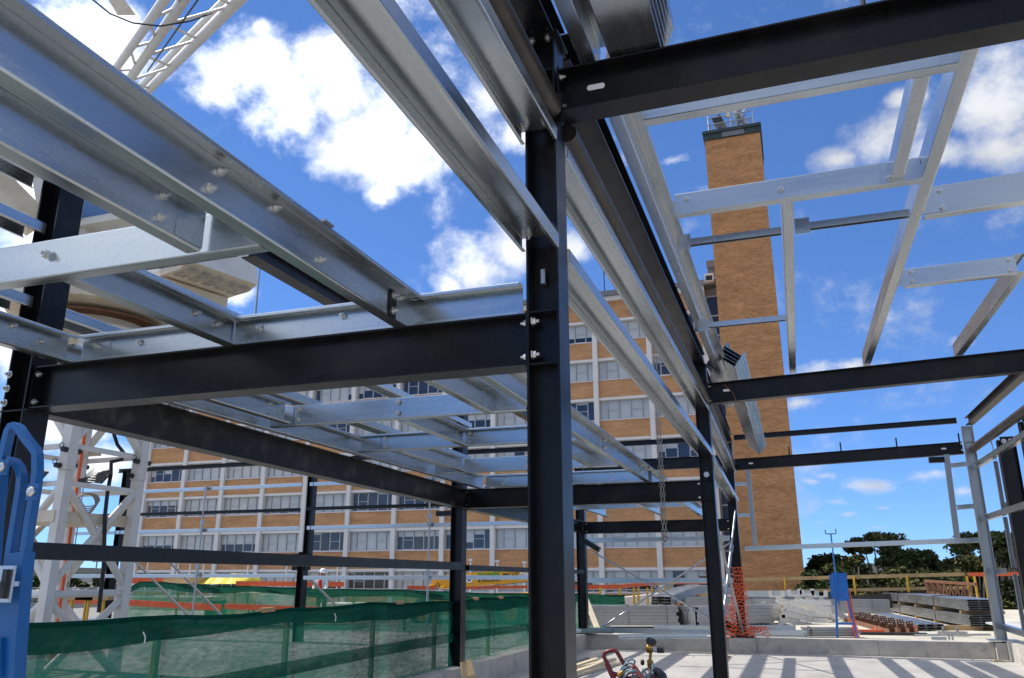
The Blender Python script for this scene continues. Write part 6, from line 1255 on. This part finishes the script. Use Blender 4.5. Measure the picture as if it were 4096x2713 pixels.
# ================================================================== trees
def leaves(mb, c, r, n, size, rnd):
    for _ in range(n):
        while True:
            d = Vector((rnd.uniform(-1,1), rnd.uniform(-1,1), rnd.uniform(-1,1)))
            if .15 < d.length < 1: break
        d *= .55+.45*rnd.random(); p = c+Vector((d.x*r[0], d.y*r[1], d.z*r[2])); s = size*rnd.uniform(.6, 1.35)
        a = Vector((rnd.gauss(0,1), rnd.gauss(0,1), rnd.gauss(0,.6))).normalized(); b_ = a.cross(Vector((rnd.gauss(0,1), rnd.gauss(0,1), rnd.gauss(0,1)))).normalized()
        k = len(mb.v); mb.v += [p-a*s*.5, p+b_*s*.32, p+a*s*.5, p-b_*s*.32]; mb.f.append((k, k+1, k+2, k+3))
def tree(name, label, X, Y, top, hw, lm, seed, clumps=26, n=150, low=.45, size=.55, spread=1., group='trees beyond the deck', barkm='bark', gz=-13, flat=.55):
    rnd = random.Random(seed); t = thing(name, label, 'tree', (X, Y, gz), group); H = top-gz; tips = []
    s = MB(); lean = rnd.uniform(-.6, .6); mid = Vector((X+lean, Y, gz+H*.5)); s.tube([(X, Y, gz), tuple(mid), (X+lean*1.2, Y, gz+H*.72)], [H*.028, H*.020, H*.010], 8)
    cr = MB()
    for i in range(clumps):
        f = rnd.random(); ang = rnd.uniform(0, 2*math.pi); z = gz+H*(low+(1-low)*(i/clumps)**.8); env = hw*math.sin(min(1, (1.06-(z-gz)/H)/(1.06-low)*1.15)*math.pi*.5)**.7
        rr = env*(.2+.8*math.sqrt(f)); c = Vector((X+lean+rr*math.cos(ang), Y+rr*math.sin(ang)*.8, z)); cs = hw*rnd.uniform(.17, .33)*spread
        st_ = Vector((X+lean*(.6+.4*rnd.random()), Y, gz+H*rnd.uniform(.38, .62))); k = st_.lerp(c, .55)+Vector((0, 0, -H*.02)); s.tube([st_, k, c], [H*.0085, H*.006, H*.002], 5)
        c.z = min(c.z, top-cs*flat*.8); leaves(cr, c, (cs, cs, cs*flat), int(n*1.5), size*.78, rnd)
    part('trunk', s, barkm, t); part('crown', cr, lm, t); return t
tree('gum_tree', 'large spreading gum tree with pale bare limbs left of centre among the trees', at(3530, 2200, 1, 75).x, 75, at(3530, 2132, 1, 75).z, 4.6, 'gum_leaves', 3, 60, 210, .50, .40, .85)
tree('gum_tree', 'broad gum tree with layered crown behind the galvanised column', at(3940, 2200, 1, 70).x, 70, at(3940, 2128, 1, 70).z, 4.8, 'gum_leaves', 9, 60, 210, .50, .40, .85)
tree('dark_tree', 'dark rounded tree touching the right side of the tower', at(3290, 2200, 1, 80).x, 80, at(3290, 2218, 1, 80).z, 4.0, 'dark_leaves', 5, 38, 340, .50, .40)
tree('dark_tree', 'dark dense tree just right of the large gum tree', at(3655, 2200, 1, 72).x, 72, at(3655, 2196, 1, 72).z, 3.2, 'dark_leaves', 6, 36, 340, .50, .40)
tree('dark_tree', 'small pointed tree right of the dark dense tree', at(3705, 2200, 1, 78).x, 78, at(3705, 2215, 1, 78).z, 1.6, 'olive_leaves', 16, 26, 220, .50, .40)
tree('olive_tree', 'low olive green tree beneath the broad gum', at(3870, 2260, 1, 66).x, 66, at(3870, 2222, 1, 66).z, 3.2, 'olive_leaves', 7, 34, 340, .50, .40)
tree('olive_tree', 'olive green tree in front of the large gum', at(3420, 2260, 1, 68).x, 68, at(3420, 2222, 1, 68).z, 2.7, 'olive_leaves', 8, 34, 320, .50, .40)
tree('dark_tree', 'low dark tree between the gums, by the distant hills', at(3780, 2260, 1, 84).x, 84, at(3780, 2258, 1, 84).z, 4.2, 'dark_leaves', 12, 36, 340, .50, .40)
tree('dark_tree', 'dark tree behind the orange guard rail at the right edge', at(4060, 2260, 1, 80).x, 80, at(4060, 2190, 1, 80).z, 3.6, 'dark_leaves', 13, 36, 340, .50, .40)
tree('dark_tree', 'dark tree low behind the blue power stand', at(3350, 2330, 1, 62).x, 62, at(3350, 2278, 1, 62).z, 3.4, 'dark_leaves', 14, 34, 380, .50, .40)
tree('dark_tree', 'dark tree low behind the timber guard rail in the middle', at(3570, 2330, 1, 60).x, 60, at(3570, 2268, 1, 60).z, 3.4, 'olive_leaves', 15, 34, 360, .50, .40)
tree('dark_tree', 'dark tree low behind the rusty truss', at(3760, 2330, 1, 60).x, 60, at(3760, 2290, 1, 60).z, 3.2, 'dark_leaves', 17, 34, 360, .50, .40)
rnd = random.Random(31)
for i, (px, py, Y, hw, lab) in enumerate(((300, 2296, 110, 4.5, 'far dark bush seen between the crane mast legs, left'), (370, 2300, 112, 3.5, 'far dark bush seen between the crane mast legs, right'), (520, 2303, 105, 2.5, 'far dark bush left of the brick block'), (130, 2298, 115, 4, 'far dark bush behind the blue lift'))):
    p = at(px, py, 1, Y); tree('far_tree', lab, p.x, Y, p.z, hw, 'dark_leaves', 40+i, 16, 110, .55, .8, group='far bushes on the left')
fw = MB()
for i in range(420):
    F = rnd.uniform(250, 900); d = ray(rnd.uniform(-800, 5200), 2313); d.z = 0; d.normalize(); q = d*F; leaves(fw, Vector((q.x, q.y, -13+rnd.uniform(4, 9))), (rnd.uniform(6, 14), 5, rnd.uniform(4, 6.5)), 26, 5.0, rnd)
solid('far_woodland', fw, 'dark_leaves', 'distant woodland along the horizon', 'woodland', kind='stuff')

for o in bpy.data.objects:
    if '_o' in o.keys(): del o['_o']
